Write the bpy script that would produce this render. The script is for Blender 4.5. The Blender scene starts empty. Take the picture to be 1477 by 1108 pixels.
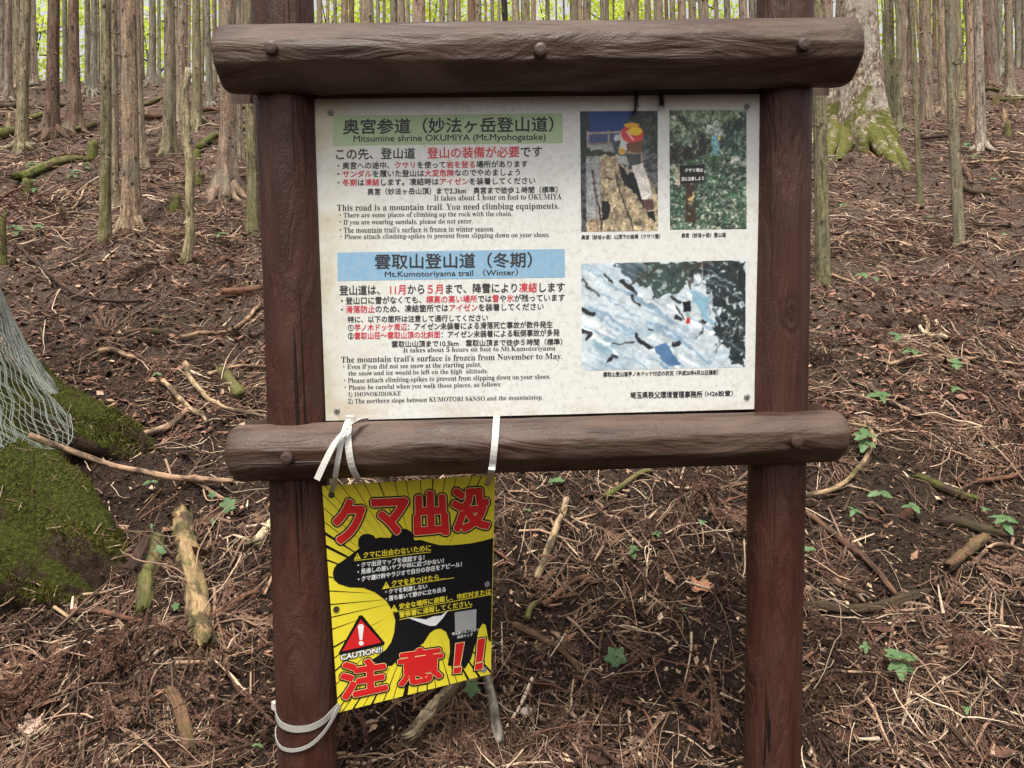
import bpy, math, random
import numpy as np
R = math.radians
sc = bpy.context.scene
col = sc.collection
rng = np.random.default_rng(11)
rnd = random.Random(5)

# ------------------------------------------------------------------ camera, sky, sun, exposure
W, H, F = 1477.0, 1108.0, 1109.0
PITCH, ROLL = R(2.5), R(0.6)
cam = bpy.data.objects.new('camera', bpy.data.cameras.new('camera'))
col.objects.link(cam)
cam.rotation_mode = 'XYZ'
from mathutils import Matrix, Vector
CR = Matrix.Rotation(R(90) - PITCH, 3, 'X') @ Matrix.Rotation(ROLL, 3, 'Z')
cam.rotation_euler = CR.to_euler()
cam.location = (0, 0, 0)
cam.data.sensor_width = 36.0
cam.data.lens = 36.0 * F / W
cam.data.clip_start = 0.05
cam.data.clip_end = 2000
sc.camera = cam
CRn = np.array(CR)

SUN_EL, SUN_AZ = R(66), R(192)      # azimuth measured clockwise from +Y: behind the camera, a little left
world = bpy.data.worlds.new('World')
sc.world = world
world.use_nodes = True
wn = world.node_tree
sky = wn.nodes.new('ShaderNodeTexSky')
sky.sky_type = 'NISHITA'
sky.sun_disc = False
sky.sun_elevation = SUN_EL
sky.sun_rotation = SUN_AZ
sky.air_density = 1.0
sky.dust_density = 6.0
sky.ozone_density = 0.6
hs = wn.nodes.new('ShaderNodeHueSaturation')      # thin overcast: the blue is mostly washed out
hs.inputs['Saturation'].default_value = 0.06
wn.links.new(sky.outputs[0], hs.inputs['Color'])
wn.links.new(hs.outputs[0], wn.nodes['Background'].inputs[0])
wn.nodes['Background'].inputs[1].default_value = 0.135
sl = bpy.data.lights.new('sun', 'SUN')
sl.energy = 2.2
sl.angle = R(14)
sl.color = (1.0, 0.95, 0.86)
sun = bpy.data.objects.new('sun', sl)
col.objects.link(sun)
sdir = Vector((math.sin(SUN_AZ) * math.cos(SUN_EL), math.cos(SUN_AZ) * math.cos(SUN_EL), math.sin(SUN_EL)))
sun.rotation_euler = sdir.to_track_quat('Z', 'Y').to_euler()
sun.location = (0, -5, 20)
sc.view_settings.view_transform = 'Standard'
sc.view_settings.look = 'None'
sc.view_settings.gamma = 1.0
sc.view_settings.use_curve_mapping = False
sc.view_settings.exposure = 0.86

# ------------------------------------------------------------------ helpers
def ray(px, py):
    px = np.asarray(px, float); py = np.asarray(py, float)
    c = np.stack([(px - W / 2) / F, -(py - H / 2) / F, -np.ones_like(px)], -1)
    return c @ CRn.T

def at(px, py, Y):
    d = ray(px, py)
    return d * (Y / d[..., 1:2])

def srgb(r, g, b):
    f = lambda c: (c / 255) / 12.92 if c / 255 <= 0.04045 else ((c / 255 + 0.055) / 1.055) ** 2.4
    return (f(r), f(g), f(b))

_tab = rng.random((256, 256))
def vnoise(x, y):
    x = np.asarray(x, float); y = np.asarray(y, float)
    xi = np.floor(x).astype(int); yi = np.floor(y).astype(int)
    fx = x - xi; fy = y - yi
    fx = fx * fx * (3 - 2 * fx); fy = fy * fy * (3 - 2 * fy)
    a = _tab[xi & 255, yi & 255]; b = _tab[(xi + 1) & 255, yi & 255]
    c = _tab[xi & 255, (yi + 1) & 255]; d = _tab[(xi + 1) & 255, (yi + 1) & 255]
    return (a * (1 - fx) + b * fx) * (1 - fy) + (c * (1 - fx) + d * fx) * fy - 0.5

def sstep(a, b, x):
    t = np.clip((x - a) / (b - a), 0, 1)
    return t * t * (3 - 2 * t)

def base_h(x, y):
    x = np.asarray(x, float); y = np.asarray(y, float)
    crest = 20 + 8.5 * sstep(3, 11, x)
    yy = np.clip(y, 1.2, crest)
    h = -1.2 + 0.45 * (yy - 2.2)
    over = np.maximum(y - crest, 0)
    h = h - 0.12 * np.minimum(over, 60) * sstep(0, 3, over)
    h = h - 0.12 * np.clip(1.2 - y, 0, 1.5)
    return h

def terrain(x, y):
    x = np.asarray(x, float); y = np.asarray(y, float)
    h = base_h(x, y)
    dist = np.sqrt(x * x + y * y)
    far = sstep(3, 9, dist)
    h = h + vnoise(x * 0.45 + 7, y * 0.45 + 3) * (0.05 + 0.22 * far)
    h = h + vnoise(x * 2.1 + 17, y * 2.1 + 31) * (0.11 + 0.03 * far)
    h = h + vnoise(x * 6.3 + 1, y * 6.3 + 5) * 0.075
    h = h + vnoise(x * 17 + 9, y * 17 + 2) * 0.030
    return h

def ground_hit(px, py):
    d = ray(np.atleast_1d(px), np.atleast_1d(py))
    d = d / d[:, 1:2]
    ts = np.geomspace(1.3, 60, 240)
    out = np.full(len(d), np.nan)
    prev = d[:, 2] * ts[0] - base_h(d[:, 0] * ts[0], ts[0])
    for i in range(1, len(ts)):
        cur = d[:, 2] * ts[i] - base_h(d[:, 0] * ts[i], np.full(len(d), ts[i]))
        m = np.isnan(out) & (prev > 0) & (cur <= 0)
        out[m] = (ts[i - 1] + (ts[i] - ts[i - 1]) * prev[m] / (prev[m] - cur[m]))
        prev = cur
    return np.stack([d[:, 0] * out, out], -1)

def gxy(px, py):
    g = ground_hit(px, py)[0]
    if np.isnan(g[0]):
        p = at(px, py, 26.0)
        return p[0], 26.0
    return g[0], g[1]

def new_mesh(name, V, faces, mat=None, parent=None, origin=None, col_attr=None, rest=None, smooth=True, mats=None, midx=None):
    """faces: list of int arrays (n,k). Vertices are in world space; the object's origin is ORIGIN."""
    V = np.asarray(V, np.float64)
    o = np.zeros(3) if origin is None else np.asarray(origin, float)
    me = bpy.data.meshes.new(name)
    faces = [np.asarray(f, np.int32) for f in faces if len(f)]
    nl = sum(f.size for f in faces); nf = sum(len(f) for f in faces)
    me.vertices.add(len(V)); me.loops.add(nl); me.polygons.add(nf)
    me.vertices.foreach_set('co', (V - o).astype(np.float32).ravel())
    me.loops.foreach_set('vertex_index', np.concatenate([f.ravel() for f in faces]))
    tot = np.concatenate([np.full(len(f), f.shape[1], np.int32) for f in faces])
    me.polygons.foreach_set('loop_start', np.concatenate([[0], np.cumsum(tot)[:-1]]).astype(np.int32))
    me.polygons.foreach_set('use_smooth', np.full(nf, smooth))
    if midx is not None:
        me.polygons.foreach_set('material_index', np.asarray(midx, np.int32))
    if col_attr is not None:
        a = me.attributes.new('tint', 'FLOAT_COLOR', 'POINT')
        c = np.ones((len(V), 4), np.float32); c[:, :3] = col_attr
        a.data.foreach_set('color', c.ravel())
    if rest is not None:
        a = me.attributes.new('rest', 'FLOAT_VECTOR', 'POINT')
        a.data.foreach_set('vector', np.asarray(rest, np.float32).ravel())
    me.update(calc_edges=True)
    me.validate()
    for m in (mats or ([mat] if mat else [])):
        me.materials.append(m)
    ob = bpy.data.objects.new(name, me)
    col.objects.link(ob)
    if parent is not None:
        ob.parent = parent
    else:
        ob.location = o
    return ob

def tag(o, label=None, cat=None, group=None, kind=None):
    if label: o['label'] = label
    if cat: o['category'] = cat
    if group: o['group'] = group
    if kind: o['kind'] = kind
    return o

def thing(name, label, cat, loc, group=None):
    o = bpy.data.objects.new(name, None)
    o.empty_display_size = 0.1
    col.objects.link(o)
    o.location = loc
    return tag(o, label, cat, group)

def tube(path, radii, sides=10, noise=0.0, nfreq=3.0, seed=0, cap=True, flat=1.0, ridges=None):
    """closed tube -> V, faces, rest. path (n,3)."""
    P = np.asarray(path, float); n = len(P)
    radii = np.broadcast_to(np.asarray(radii, float), (n,)).copy()
    T = np.gradient(P, axis=0)
    T /= np.linalg.norm(T, axis=1)[:, None] + 1e-9
    up = np.array([0, 0, 1.0])
    if abs(T[:, 2]).mean() > 0.8:
        up = np.array([0, -1.0, 0])
    S = np.cross(T, up); S /= np.linalg.norm(S, axis=1)[:, None] + 1e-9
    U = np.cross(S, T)
    th = np.linspace(0, 2 * np.pi, sides, endpoint=False)
    s = np.concatenate([[0], np.cumsum(np.linalg.norm(np.diff(P, axis=0), axis=1))])
    rr = radii[:, None] * np.ones(sides)[None]
    if noise:
        rr = rr * (1 + noise * 2 * vnoise(np.cos(th)[None] * 1.3 + seed * 3.7 + 50 + s[:, None] * nfreq, np.sin(th)[None] * 1.3 + seed * 1.3 + 50 + s[:, None] * nfreq * .6))
    if ridges is not None:
        rr = rr * ridges(th[None], s[:, None])
    V = P[:, None] + S[:, None] * (np.cos(th)[None, :, None] * rr[..., None]) + U[:, None] * (np.sin(th)[None, :, None] * rr[..., None] * flat)
    rm = radii.max()
    rest = np.stack([np.cos(th)[None] * rm + 0 * rr, np.sin(th)[None] * rm + 0 * rr, s[:, None] + 0 * rr], -1)
    i = np.arange(n - 1)[:, None] * sides; j = np.arange(sides)[None]; k = (j + 1) % sides
    Fq = np.stack([i + j, i + k, i + sides + k, i + sides + j], -1).reshape(-1, 4)
    V = V.reshape(-1, 3); rest = rest.reshape(-1, 3)
    faces = [Fq]
    if cap:
        a = len(V)
        V = np.vstack([V, P[0], P[-1]])
        rest = np.vstack([rest, [0, 0, 0], [0, 0, s[-1]]])
        jj = np.arange(sides); kk = (jj + 1) % sides
        faces.append(np.concatenate([np.stack([kk, jj, np.full(sides, a)], -1), np.stack([(n - 1) * sides + jj, (n - 1) * sides + kk, np.full(sides, a + 1)], -1)]))
    return V, faces, rest

def merge(parts):
    """parts: list of (V, faces[, rest]) -> one V, faces, rest"""
    Vs, Rs, by = [], [], {}
    o = 0
    for p in parts:
        V, fs = p[0], p[1]
        Vs.append(V); Rs.append(p[2] if len(p) > 2 else V)
        for f in fs:
            f = np.asarray(f)
            by.setdefault(f.shape[1], []).append(f + o)
        o += len(V)
    return np.vstack(Vs), [np.concatenate(v) for v in by.values()], np.vstack(Rs)

def resample(pts, n):
    """Catmull-Rom through pts, n samples"""
    P = np.asarray(pts, float)
    if len(P) == 2:
        t = np.linspace(0, 1, n)[:, None]
        return P[0] * (1 - t) + P[1] * t
    Q = np.vstack([2 * P[0] - P[1], P, 2 * P[-1] - P[-2]])
    m = len(P) - 1
    u = np.linspace(0, m, n); i = np.minimum(u.astype(int), m - 1); t = (u - i)[:, None]
    a, b, c, d = Q[i], Q[i + 1], Q[i + 2], Q[i + 3]
    return 0.5 * (2 * b + (c - a) * t + (2 * a - 5 * b + 4 * c - d) * t ** 2 + (3 * b - a - 3 * c + d) * t ** 3)

# ------------------------------------------------------------------ materials
class N:
    def __init__(s, name, rough=0.8, spec=0.3):
        s.m = bpy.data.materials.new(name); s.m.use_nodes = True
        s.t = s.m.node_tree; s.p = s.t.nodes['Principled BSDF']
        s.p.inputs['Roughness'].default_value = rough
        s.p.inputs['Specular IOR Level'].default_value = spec
    def n(s, typ, **kw):
        nd = s.t.nodes.new(typ)
        for k, v in kw.items(): setattr(nd, k, v)
        return nd
    def l(s, a, b): s.t.links.new(a, b)
    def attr(s, name): return s.n('ShaderNodeAttribute', attribute_name=name)
    def mapping(s, vec, scale):
        m = s.n('ShaderNodeVectorMath', operation='MULTIPLY')
        s.l(vec, m.inputs[0]); m.inputs[1].default_value = scale
        return m.outputs[0]
    def noise(s, vec, scale, detail=4, rough=0.6, dist=0.0):
        nd = s.n('ShaderNodeTexNoise'); s.l(vec, nd.inputs['Vector'])
        nd.inputs['Scale'].default_value = scale; nd.inputs['Detail'].default_value = detail
        nd.inputs['Roughness'].default_value = rough; nd.inputs['Distortion'].default_value = dist
        return nd.outputs['Fac']
    def ramp(s, fac, stops):
        r = s.n('ShaderNodeValToRGB'); s.l(fac, r.inputs[0])
        e = r.color_ramp.elements
        while len(e) < len(stops): e.new(0.5)
        for el, (p, c) in zip(e, stops):
            el.position = p; el.color = (*c, 1) if len(c) == 3 else c
        return r.outputs[0]
    def mr(s, v, a, b, c, d):
        m = s.n('ShaderNodeMapRange'); s.l(v, m.inputs[0])
        for i, x in enumerate((a, b, c, d)): m.inputs[i + 1].default_value = x
        return m.outputs[0]
    def mix(s, fac, a, b, mode='MIX'):
        m = s.n('ShaderNodeMix', data_type='RGBA', blend_type=mode)
        for v, i in ((fac, 0), (a, 6), (b, 7)):
            if isinstance(v, (int, float)): m.inputs[i].default_value = v
            elif isinstance(v, tuple): m.inputs[i].default_value = (*v, 1) if len(v) == 3 else v
            else: s.l(v, m.inputs[i])
        return m.outputs[2]
    def math(s, op, a, b=None):
        m = s.n('ShaderNodeMath', operation=op)
        for i, v in enumerate((a, b)):
            if v is None: continue
            if isinstance(v, (int, float)): m.inputs[i].default_value = v
            else: s.l(v, m.inputs[i])
        return m.outputs[0]
    def color(s, c):
        if isinstance(c, tuple): s.p.inputs['Base Color'].default_value = (*c, 1)
        else: s.l(c, s.p.inputs['Base Color'])
    def bump(s, h, strength=0.5, dist=0.01):
        b = s.n('ShaderNodeBump'); b.inputs['Strength'].default_value = strength; b.inputs['Distance'].default_value = dist
        s.l(h, b.inputs['Height']); s.l(b.outputs[0], s.p.inputs['Normal'])

def objcoord(m, per_object=True):
    a = m.attr('rest').outputs['Vector']
    if not per_object: return a
    inf = m.n('ShaderNodeObjectInfo')
    mu = m.math('MULTIPLY', inf.outputs['Random'], 37.0)
    add = m.n('ShaderNodeVectorMath', operation='ADD'); m.l(a, add.inputs[0]); m.l(mu, add.inputs[1])
    return add.outputs[0]

GREY = lambda v: (v, v, v)

def mat_bark():
    m = N('bark', 0.9, 0.15)
    v = objcoord(m); inf = m.n('ShaderNodeObjectInfo')
    fib = m.noise(m.mapping(v, (1, 1, 0.05)), 75, 5, 0.7)
    strip = m.noise(m.mapping(v, (1, 1, 0.20)), 24, 6, 0.72, 0.6)
    patch = m.noise(m.mapping(v, (1, 1, 0.5)), 5, 4, 0.6)
    c = m.mix(1.0, inf.outputs['Color'], m.ramp(fib, [(0.32, GREY(0.35)), (0.50, GREY(1.0)), (0.70, GREY(1.5))]), 'MULTIPLY')
    c = m.mix(1.0, c, m.ramp(strip, [(0.36, GREY(0.4)), (0.48, GREY(1.0)), (0.64, GREY(1.4))]), 'MULTIPLY')
    rough = m.noise(m.mapping(v, (1, 1, 0.6)), 62, 5, 0.8)
    c = m.mix(1.0, c, m.ramp(rough, [(0.34, GREY(0.30)), (0.48, GREY(1.0)), (0.64, GREY(1.6))]), 'MULTIPLY')
    c = m.mix(m.ramp(patch, [(0.5, GREY(0)), (0.66, GREY(0.5))]), c, (0.19, 0.185, 0.13))
    vor = m.n('ShaderNodeTexVoronoi'); m.l(m.mapping(v, (1, 1, 0.85)), vor.inputs['Vector']); vor.inputs['Scale'].default_value = 9.5
    knot = m.ramp(m.math('ADD', vor.outputs['Distance'], m.mr(rough, 0.3, 0.7, -0.10, 0.10)), [(0.10, GREY(0.9)), (0.20, GREY(0))])
    c = m.mix(knot, c, (0.03, 0.022, 0.018))
    sep = m.n('ShaderNodeSeparateXYZ'); m.l(m.attr('rest').outputs['Vector'], sep.inputs[0])
    hz = m.mr(sep.outputs[2], 0.0, 1.3, 1.0, 0.0)
    mo = m.math('MULTIPLY', m.math('MULTIPLY', hz, inf.outputs['Alpha']), m.ramp(m.noise(v, 9, 5, 0.7), [(0.35, GREY(0.1)), (0.6, GREY(1))]))
    moss = m.ramp(m.noise(v, 60, 3, 0.7), [(0.3, (0.045, 0.055, 0.012)), (0.7, (0.15, 0.155, 0.038))])
    c = m.mix(mo, c, moss)
    m.color(c)
    m.bump(m.math('ADD', m.math('MULTIPLY', fib, 0.5), strip), 0.9, 0.02)
    return m.m

def mat_fir():
    m = N('flaky_bark', 0.9, 0.15)
    v = objcoord(m)
    vor = m.n('ShaderNodeTexVoronoi', feature='F1'); m.l(m.mapping(v, (1, 1, 0.55)), vor.inputs['Vector']); vor.inputs['Scale'].default_value = 26
    f = m.noise(m.mapping(v, (1, 1, 0.5)), 30, 6, 0.75, 0.4)
    big = m.noise(m.mapping(v, (1, 1, 0.6)), 3.2, 4, 0.6)
    c = m.ramp(f, [(0.38, (0.075, 0.052, 0.036)), (0.47, (0.22, 0.16, 0.11)), (0.54, (0.40, 0.32, 0.24)), (0.64, (0.66, 0.58, 0.47))])
    c = m.mix(m.ramp(vor.outputs['Distance'], [(0.3, GREY(0)), (0.75, GREY(0.55))]), c, (0.09, 0.065, 0.048))
    c = m.mix(m.ramp(big, [(0.5, GREY(0)), (0.65, GREY(0.45))]), c, (0.5, 0.46, 0.40))
    sep = m.n('ShaderNodeSeparateXYZ'); m.l(m.attr('rest').outputs['Vector'], sep.inputs[0])
    hz = m.mr(sep.outputs[2], 0.1, 1.1, 0.70, 0.0)
    th = m.math('ADD', hz, m.mr(m.noise(v, 5, 5, 0.7), 0.3, 0.7, -0.6, 0.6))
    moss = m.ramp(m.noise(v, 45, 4, 0.75), [(0.3, (0.035, 0.04, 0.010)), (0.5, (0.11, 0.115, 0.022)), (0.72, (0.23, 0.22, 0.06))])
    c = m.mix(m.ramp(th, [(0.42, GREY(0)), (0.62, GREY(0.95))]), c, moss)
    m.color(c); m.bump(f, 1.0, 0.04)
    return m.m

def mat_moss_root():
    m = N('mossy_bark', 0.95, 0.1)
    v = objcoord(m)
    n1 = m.noise(v, 4.0, 5, 0.65); n2 = m.noise(v, 70, 4, 0.75); n3 = m.noise(m.mapping(v, (1, 1, 0.3)), 26, 5, 0.7)
    bark = m.ramp(n3, [(0.35, (0.02, 0.013, 0.009)), (0.65, (0.09, 0.06, 0.04))])
    moss = m.ramp(n2, [(0.3, (0.02, 0.026, 0.005)), (0.5, (0.052, 0.058, 0.011)), (0.7, (0.125, 0.13, 0.024))])
    geo = m.n('ShaderNodeNewGeometry')
    sp = m.n('ShaderNodeSeparateXYZ'); m.l(geo.outputs['Normal'], sp.inputs[0])
    up = m.mr(sp.outputs[2], -0.4, 0.8, -0.22, 0.2)
    c = m.mix(m.ramp(m.math('ADD', n1, up), [(0.49, GREY(0)), (0.58, GREY(1))]), bark, moss)
    m.color(c); m.bump(m.math('ADD', n2, n3), 1.0, 0.03)
    return m.m

def mat_tint(name, rough=0.85, scale=(1, 1, 0.15), fs=70, bump=0.6, spec=0.2, lo=0.42, hi=1.5):
    """per-vertex tint times fibre noise"""
    m = N(name, rough, spec)
    v = objcoord(m)
    f = m.noise(m.mapping(v, scale), fs, 5, 0.7)
    warm = lambda k: (k * .95, k * .885, k * .82)
    m.color(m.mix(1.0, m.attr('tint').outputs['Color'], m.ramp(f, [(0.3, warm(lo)), (0.7, warm(hi))]), 'MULTIPLY'))
    m.bump(f, bump, 0.006)
    return m.m

def mat_wood_obj(name='dead_wood', mosscol=(0.085, 0.10, 0.018)):
    """object colour = wood tint, alpha = moss amount"""
    m = N(name, 0.85, 0.2)
    v = objcoord(m); inf = m.n('ShaderNodeObjectInfo')
    f = m.noise(m.mapping(v, (1, 1, 0.08)), 130, 6, 0.7)
    p = m.noise(m.mapping(v, (1, 1, 0.5)), 18, 4, 0.6)
    c = m.mix(1.0, inf.outputs['Color'], m.ramp(f, [(0.3, GREY(0.35)), (0.5, GREY(0.95)), (0.7, GREY(1.5))]), 'MULTIPLY')
    c = m.mix(m.ramp(p, [(0.44, GREY(0)), (0.58, GREY(0.85))]), c, (0.04, 0.027, 0.02))
    mo = m.math('MULTIPLY', inf.outputs['Alpha'], m.ramp(m.noise(v, 12, 4, 0.7), [(0.42, GREY(0)), (0.56, GREY(1))]))
    c = m.mix(mo, c, m.ramp(m.noise(v, 160, 3, 0.7), [(0.3, tuple(x * 0.4 for x in mosscol)), (0.7, tuple(x * 1.7 for x in mosscol))]))
    m.color(c); m.bump(m.math('ADD', f, p), 0.9, 0.008)
    return m.m

def mat_paint(name, base, dark, grey, relief=.8):
    """thick old wood stain: satin, broad soft figure, a few long checks, specks of dirt, rubbed greyer patches"""
    m = N(name, 0.42, 0.25)
    v = objcoord(m)
    g = m.noise(m.mapping(v, (1, 1, 0.22)), 11, 5, 0.55, 2.2)
    fineg = m.noise(m.mapping(v, (1, 1, 0.05)), 90, 4, 0.65, 0.5)
    w = m.noise(m.mapping(v, (1, 1, 0.30)), 6, 5, 0.62, 1.2)
    fine = m.noise(v, 190, 3, 0.7)
    c = m.ramp(g, [(0.32, dark), (0.5, base), (0.75, tuple(x * 1.2 for x in base))])
    c = m.mix(1.0, c, m.ramp(fineg, [(0.3, GREY(0.88)), (0.7, GREY(1.1))]), 'MULTIPLY')
    c = m.mix(m.ramp(w, [(0.44, GREY(0)), (0.70, GREY(0.8))]), c, grey)
    c = m.mix(m.ramp(fine, [(0.70, GREY(0)), (0.75, GREY(0.45))]), c, (0.4, 0.36, 0.32))
    crack = m.noise(m.mapping(v, (1, 1, 0.025)), 30, 3, 0.5, 0.8)
    ck = m.ramp(crack, [(0.285, GREY(1)), (0.315, GREY(0))])
    c = m.mix(ck, c, (0.012, 0.008, 0.006))
    kv = m.n('ShaderNodeTexVoronoi'); m.l(m.mapping(v, (1, 1, 0.55)), kv.inputs['Vector']); kv.inputs['Scale'].default_value = 5.5
    kd = m.math('ADD', kv.outputs['Distance'], m.mr(g, 0.3, 0.7, -0.03, 0.03))
    ring = m.ramp(kd, [(0.03, GREY(0)), (0.07, GREY(1)), (0.11, GREY(0.2)), (0.15, GREY(0.55)), (0.20, GREY(0))])
    c = m.mix(m.math('MULTIPLY', ring, 0.55), c, tuple(x * 0.45 for x in dark))
    m.color(c)
    m.l(m.mr(w, 0.3, 0.7, 0.34, 0.62), m.p.inputs['Roughness'])
    h = m.math('ADD', m.math('MULTIPLY', g, 1.0), m.math('ADD', m.math('MULTIPLY', fineg, 0.07), m.math('MULTIPLY', fine, 0.10)))
    m.bump(m.math('SUBTRACT', m.math('ADD', h, m.math('MULTIPLY', ring, 0.12)), m.math('MULTIPLY', ck, 0.5)), relief, 0.022)
    return m.m

def mat_soil():
    m = N('forest_soil', 0.95, 0.1)
    g = m.n('ShaderNodeNewGeometry').outputs['Position']
    n1 = m.noise(g, 3.0, 6, 0.65); n2 = m.noise(g, 55, 5, 0.75); n3 = m.noise(g, 0.7, 3, 0.5)
    n4 = m.noise(m.mapping(g, (1.0, 0.35, 1)), 34, 4, 0.8, 1.5)
    c = m.ramp(n2, [(0.3, (0.010, 0.0062, 0.0045)), (0.5, (0.032, 0.020, 0.0145)), (0.7, (0.090, 0.060, 0.043))])
    far = m.ramp(n4, [(0.34, (0.026, 0.016, 0.012)), (0.5, (0.115, 0.075, 0.058)), (0.64, (0.28, 0.20, 0.16))])
    sp = m.n('ShaderNodeSeparateXYZ'); m.l(g, sp.inputs[0])
    # needle carpet: bare dark soil on the steep bank by the sign, litter-covered higher up
    c = m.mix(m.mr(m.math('ADD', sp.outputs[1], m.mr(n1, 0.3, 0.7, -1.2, 1.2)), 3.2, 6.0, 0.12, 0.95), c, far)
    c = m.mix(m.ramp(n1, [(0.5, GREY(0)), (0.7, GREY(0.55))]), c, (0.03, 0.018, 0.014))
    c = m.mix(m.ramp(n3, [(0.55, GREY(0)), (0.7, GREY(0.25))]), c, (0.10, 0.09, 0.04))
    m.color(c); m.bump(m.math('ADD', m.math('ADD', n2, n4), n1), 1.0, 0.03)
    return m.m

def mat_flat(name, c, rough=0.5, spec=0.4):
    m = N(name, rough, spec); m.color(c); return m.m

def mat_board():
    m = N('weathered_white_board', 0.5, 0.4)
    v = m.n('ShaderNodeTexCoord').outputs['Object']
    n1 = m.noise(v, 7, 5, 0.7); n2 = m.noise(v, 70, 5, 0.75); n3 = m.noise(v, 300, 2, 0.6)
    c = m.ramp(n2, [(0.30, (0.46, 0.445, 0.39)), (0.46, (0.595, 0.59, 0.55)), (0.66, (0.64, 0.635, 0.605))])
    sp = m.n('ShaderNodeSeparateXYZ'); m.l(v, sp.inputs[0])
    edge = m.mr(sp.outputs[0], -0.58, -0.36, 0.85, 0.0)          # algae creeping in from the left edge
    c = m.mix(m.math('MULTIPLY', edge, m.ramp(m.math('ADD', n1, m.math('MULTIPLY', n2, 0.5)), [(0.62, GREY(0)), (0.95, GREY(1))])), c, (0.36, 0.30, 0.12))
    bot = m.mr(sp.outputs[2], -0.41, -0.37, 0.6, 0.0)
    c = m.mix(m.math('MULTIPLY', bot, m.ramp(n1, [(0.45, GREY(0)), (0.65, GREY(1))])), c, (0.40, 0.30, 0.2))
    top = m.mr(sp.outputs[2], 0.36, 0.42, 0.0, 0.6)
    c = m.mix(m.math('MULTIPLY', top, m.ramp(n1, [(0.4, GREY(0)), (0.62, GREY(1))])), c, (0.42, 0.37, 0.30))
    c = m.mix(m.ramp(n3, [(0.70, GREY(0)), (0.76, GREY(0.5))]), c, (0.3, 0.26, 0.2))
    m.color(c); m.bump(n2, 0.12, 0.003)
    return m.m

def mat_print():
    m = N('printed_photo', 0.42, 0.4); m.color(m.attr('tint').outputs['Color']); return m.m

def mat_leaf(name, a, b, trans=0.35):
    m = N(name, 0.5, 0.35)
    v = m.n('ShaderNodeNewGeometry').outputs['Position']
    inf = m.n('ShaderNodeObjectInfo')
    c = m.ramp(m.noise(v, 30, 3, 0.6), [(0.3, a), (0.7, b)])
    m.color(c)
    tr = m.n('ShaderNodeBsdfTranslucent'); m.l(c, tr.inputs[0])
    ms = m.n('ShaderNodeMixShader'); ms.inputs[0].default_value = trans
    out = [x for x in m.t.nodes if x.type == 'OUTPUT_MATERIAL'][0]
    m.l(m.p.outputs[0], ms.inputs[1]); m.l(tr.outputs[0], ms.inputs[2]); m.l(ms.outputs[0], out.inputs[0])
    return m.m

M_bark, M_fir, M_root = mat_bark(), mat_fir(), mat_moss_root()
M_wood = mat_wood_obj()
M_litter = mat_tint('litter', 0.85)
M_post = mat_paint('brown_post_paint', (0.048, 0.0165, 0.0108), (0.032, 0.0115, 0.0078), (0.066, 0.030, 0.022))
M_beam = mat_paint('brown_beam_paint', (0.060, 0.032, 0.022), (0.034, 0.0175, 0.012), (0.135, 0.095, 0.071), .55)
M_soil, M_board, M_print = mat_soil(), mat_board(), mat_print()
M_ink = mat_flat('black_ink', (0.025, 0.024, 0.026), 0.5)
M_red = mat_flat('red_ink', (0.50, 0.035, 0.055), 0.5)
M_steel = mat_flat('grey_steel', (0.22, 0.21, 0.20), 0.45)
M_tie = mat_flat('white_nylon', (.50, .48, .43), .4)
M_seed = mat_leaf('seedling_leaf', (0.075, 0.145, 0.05), (0.15, 0.24, 0.095))
M_far = mat_leaf('broad_leaf', (0.46, 0.56, 0.04), (0.74, 0.82, 0.14), 0.6)
M_stem = mat_flat('green_stem', (0.12, 0.13, 0.05), 0.7)

# ------------------------------------------------------------------ ground
def build_ground():
    ys = np.concatenate([[-80, -30, -12, -5, -2, -0.6], np.geomspace(0.3, 48, 560), [60, 90, 160, 400]])
    s = np.concatenate([[-30, -12, -6, -3.2, -2, -1.5, -1.2], np.linspace(-1, 1, 460), [1.2, 1.5, 2, 3.2, 6, 12, 30]])
    wv = np.maximum(ys, 0) * 0.85 + 1.6
    X = wv[:, None] * s[None]; Y = np.repeat(ys[:, None], len(s), 1)
    Z = terrain(X, Y)
    V = np.stack([X, Y, Z], -1).reshape(-1, 3)
    n, k = len(ys), len(s)
    i = np.arange(n - 1)[:, None] * k; j = np.arange(k - 1)[None]
    Fq = np.stack([i + j, i + j + 1, i + k + j + 1, i + k + j], -1).reshape(-1, 4)
    tag(new_mesh('hillside_ground', V, [Fq], M_soil), kind='structure')
build_ground()

# ------------------------------------------------------------------ trunks
BARK = dict(g=(.205, .155, .107), p=(.235, .163, .115), k=(.115, .070, .050), o=(.175, .145, .086), y=(.23, .18, .117), b=(.16, .135, .103), d=(.022, .02, .018), w=(.245, .208, .157), r=(.165, .100, .072))

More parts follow.
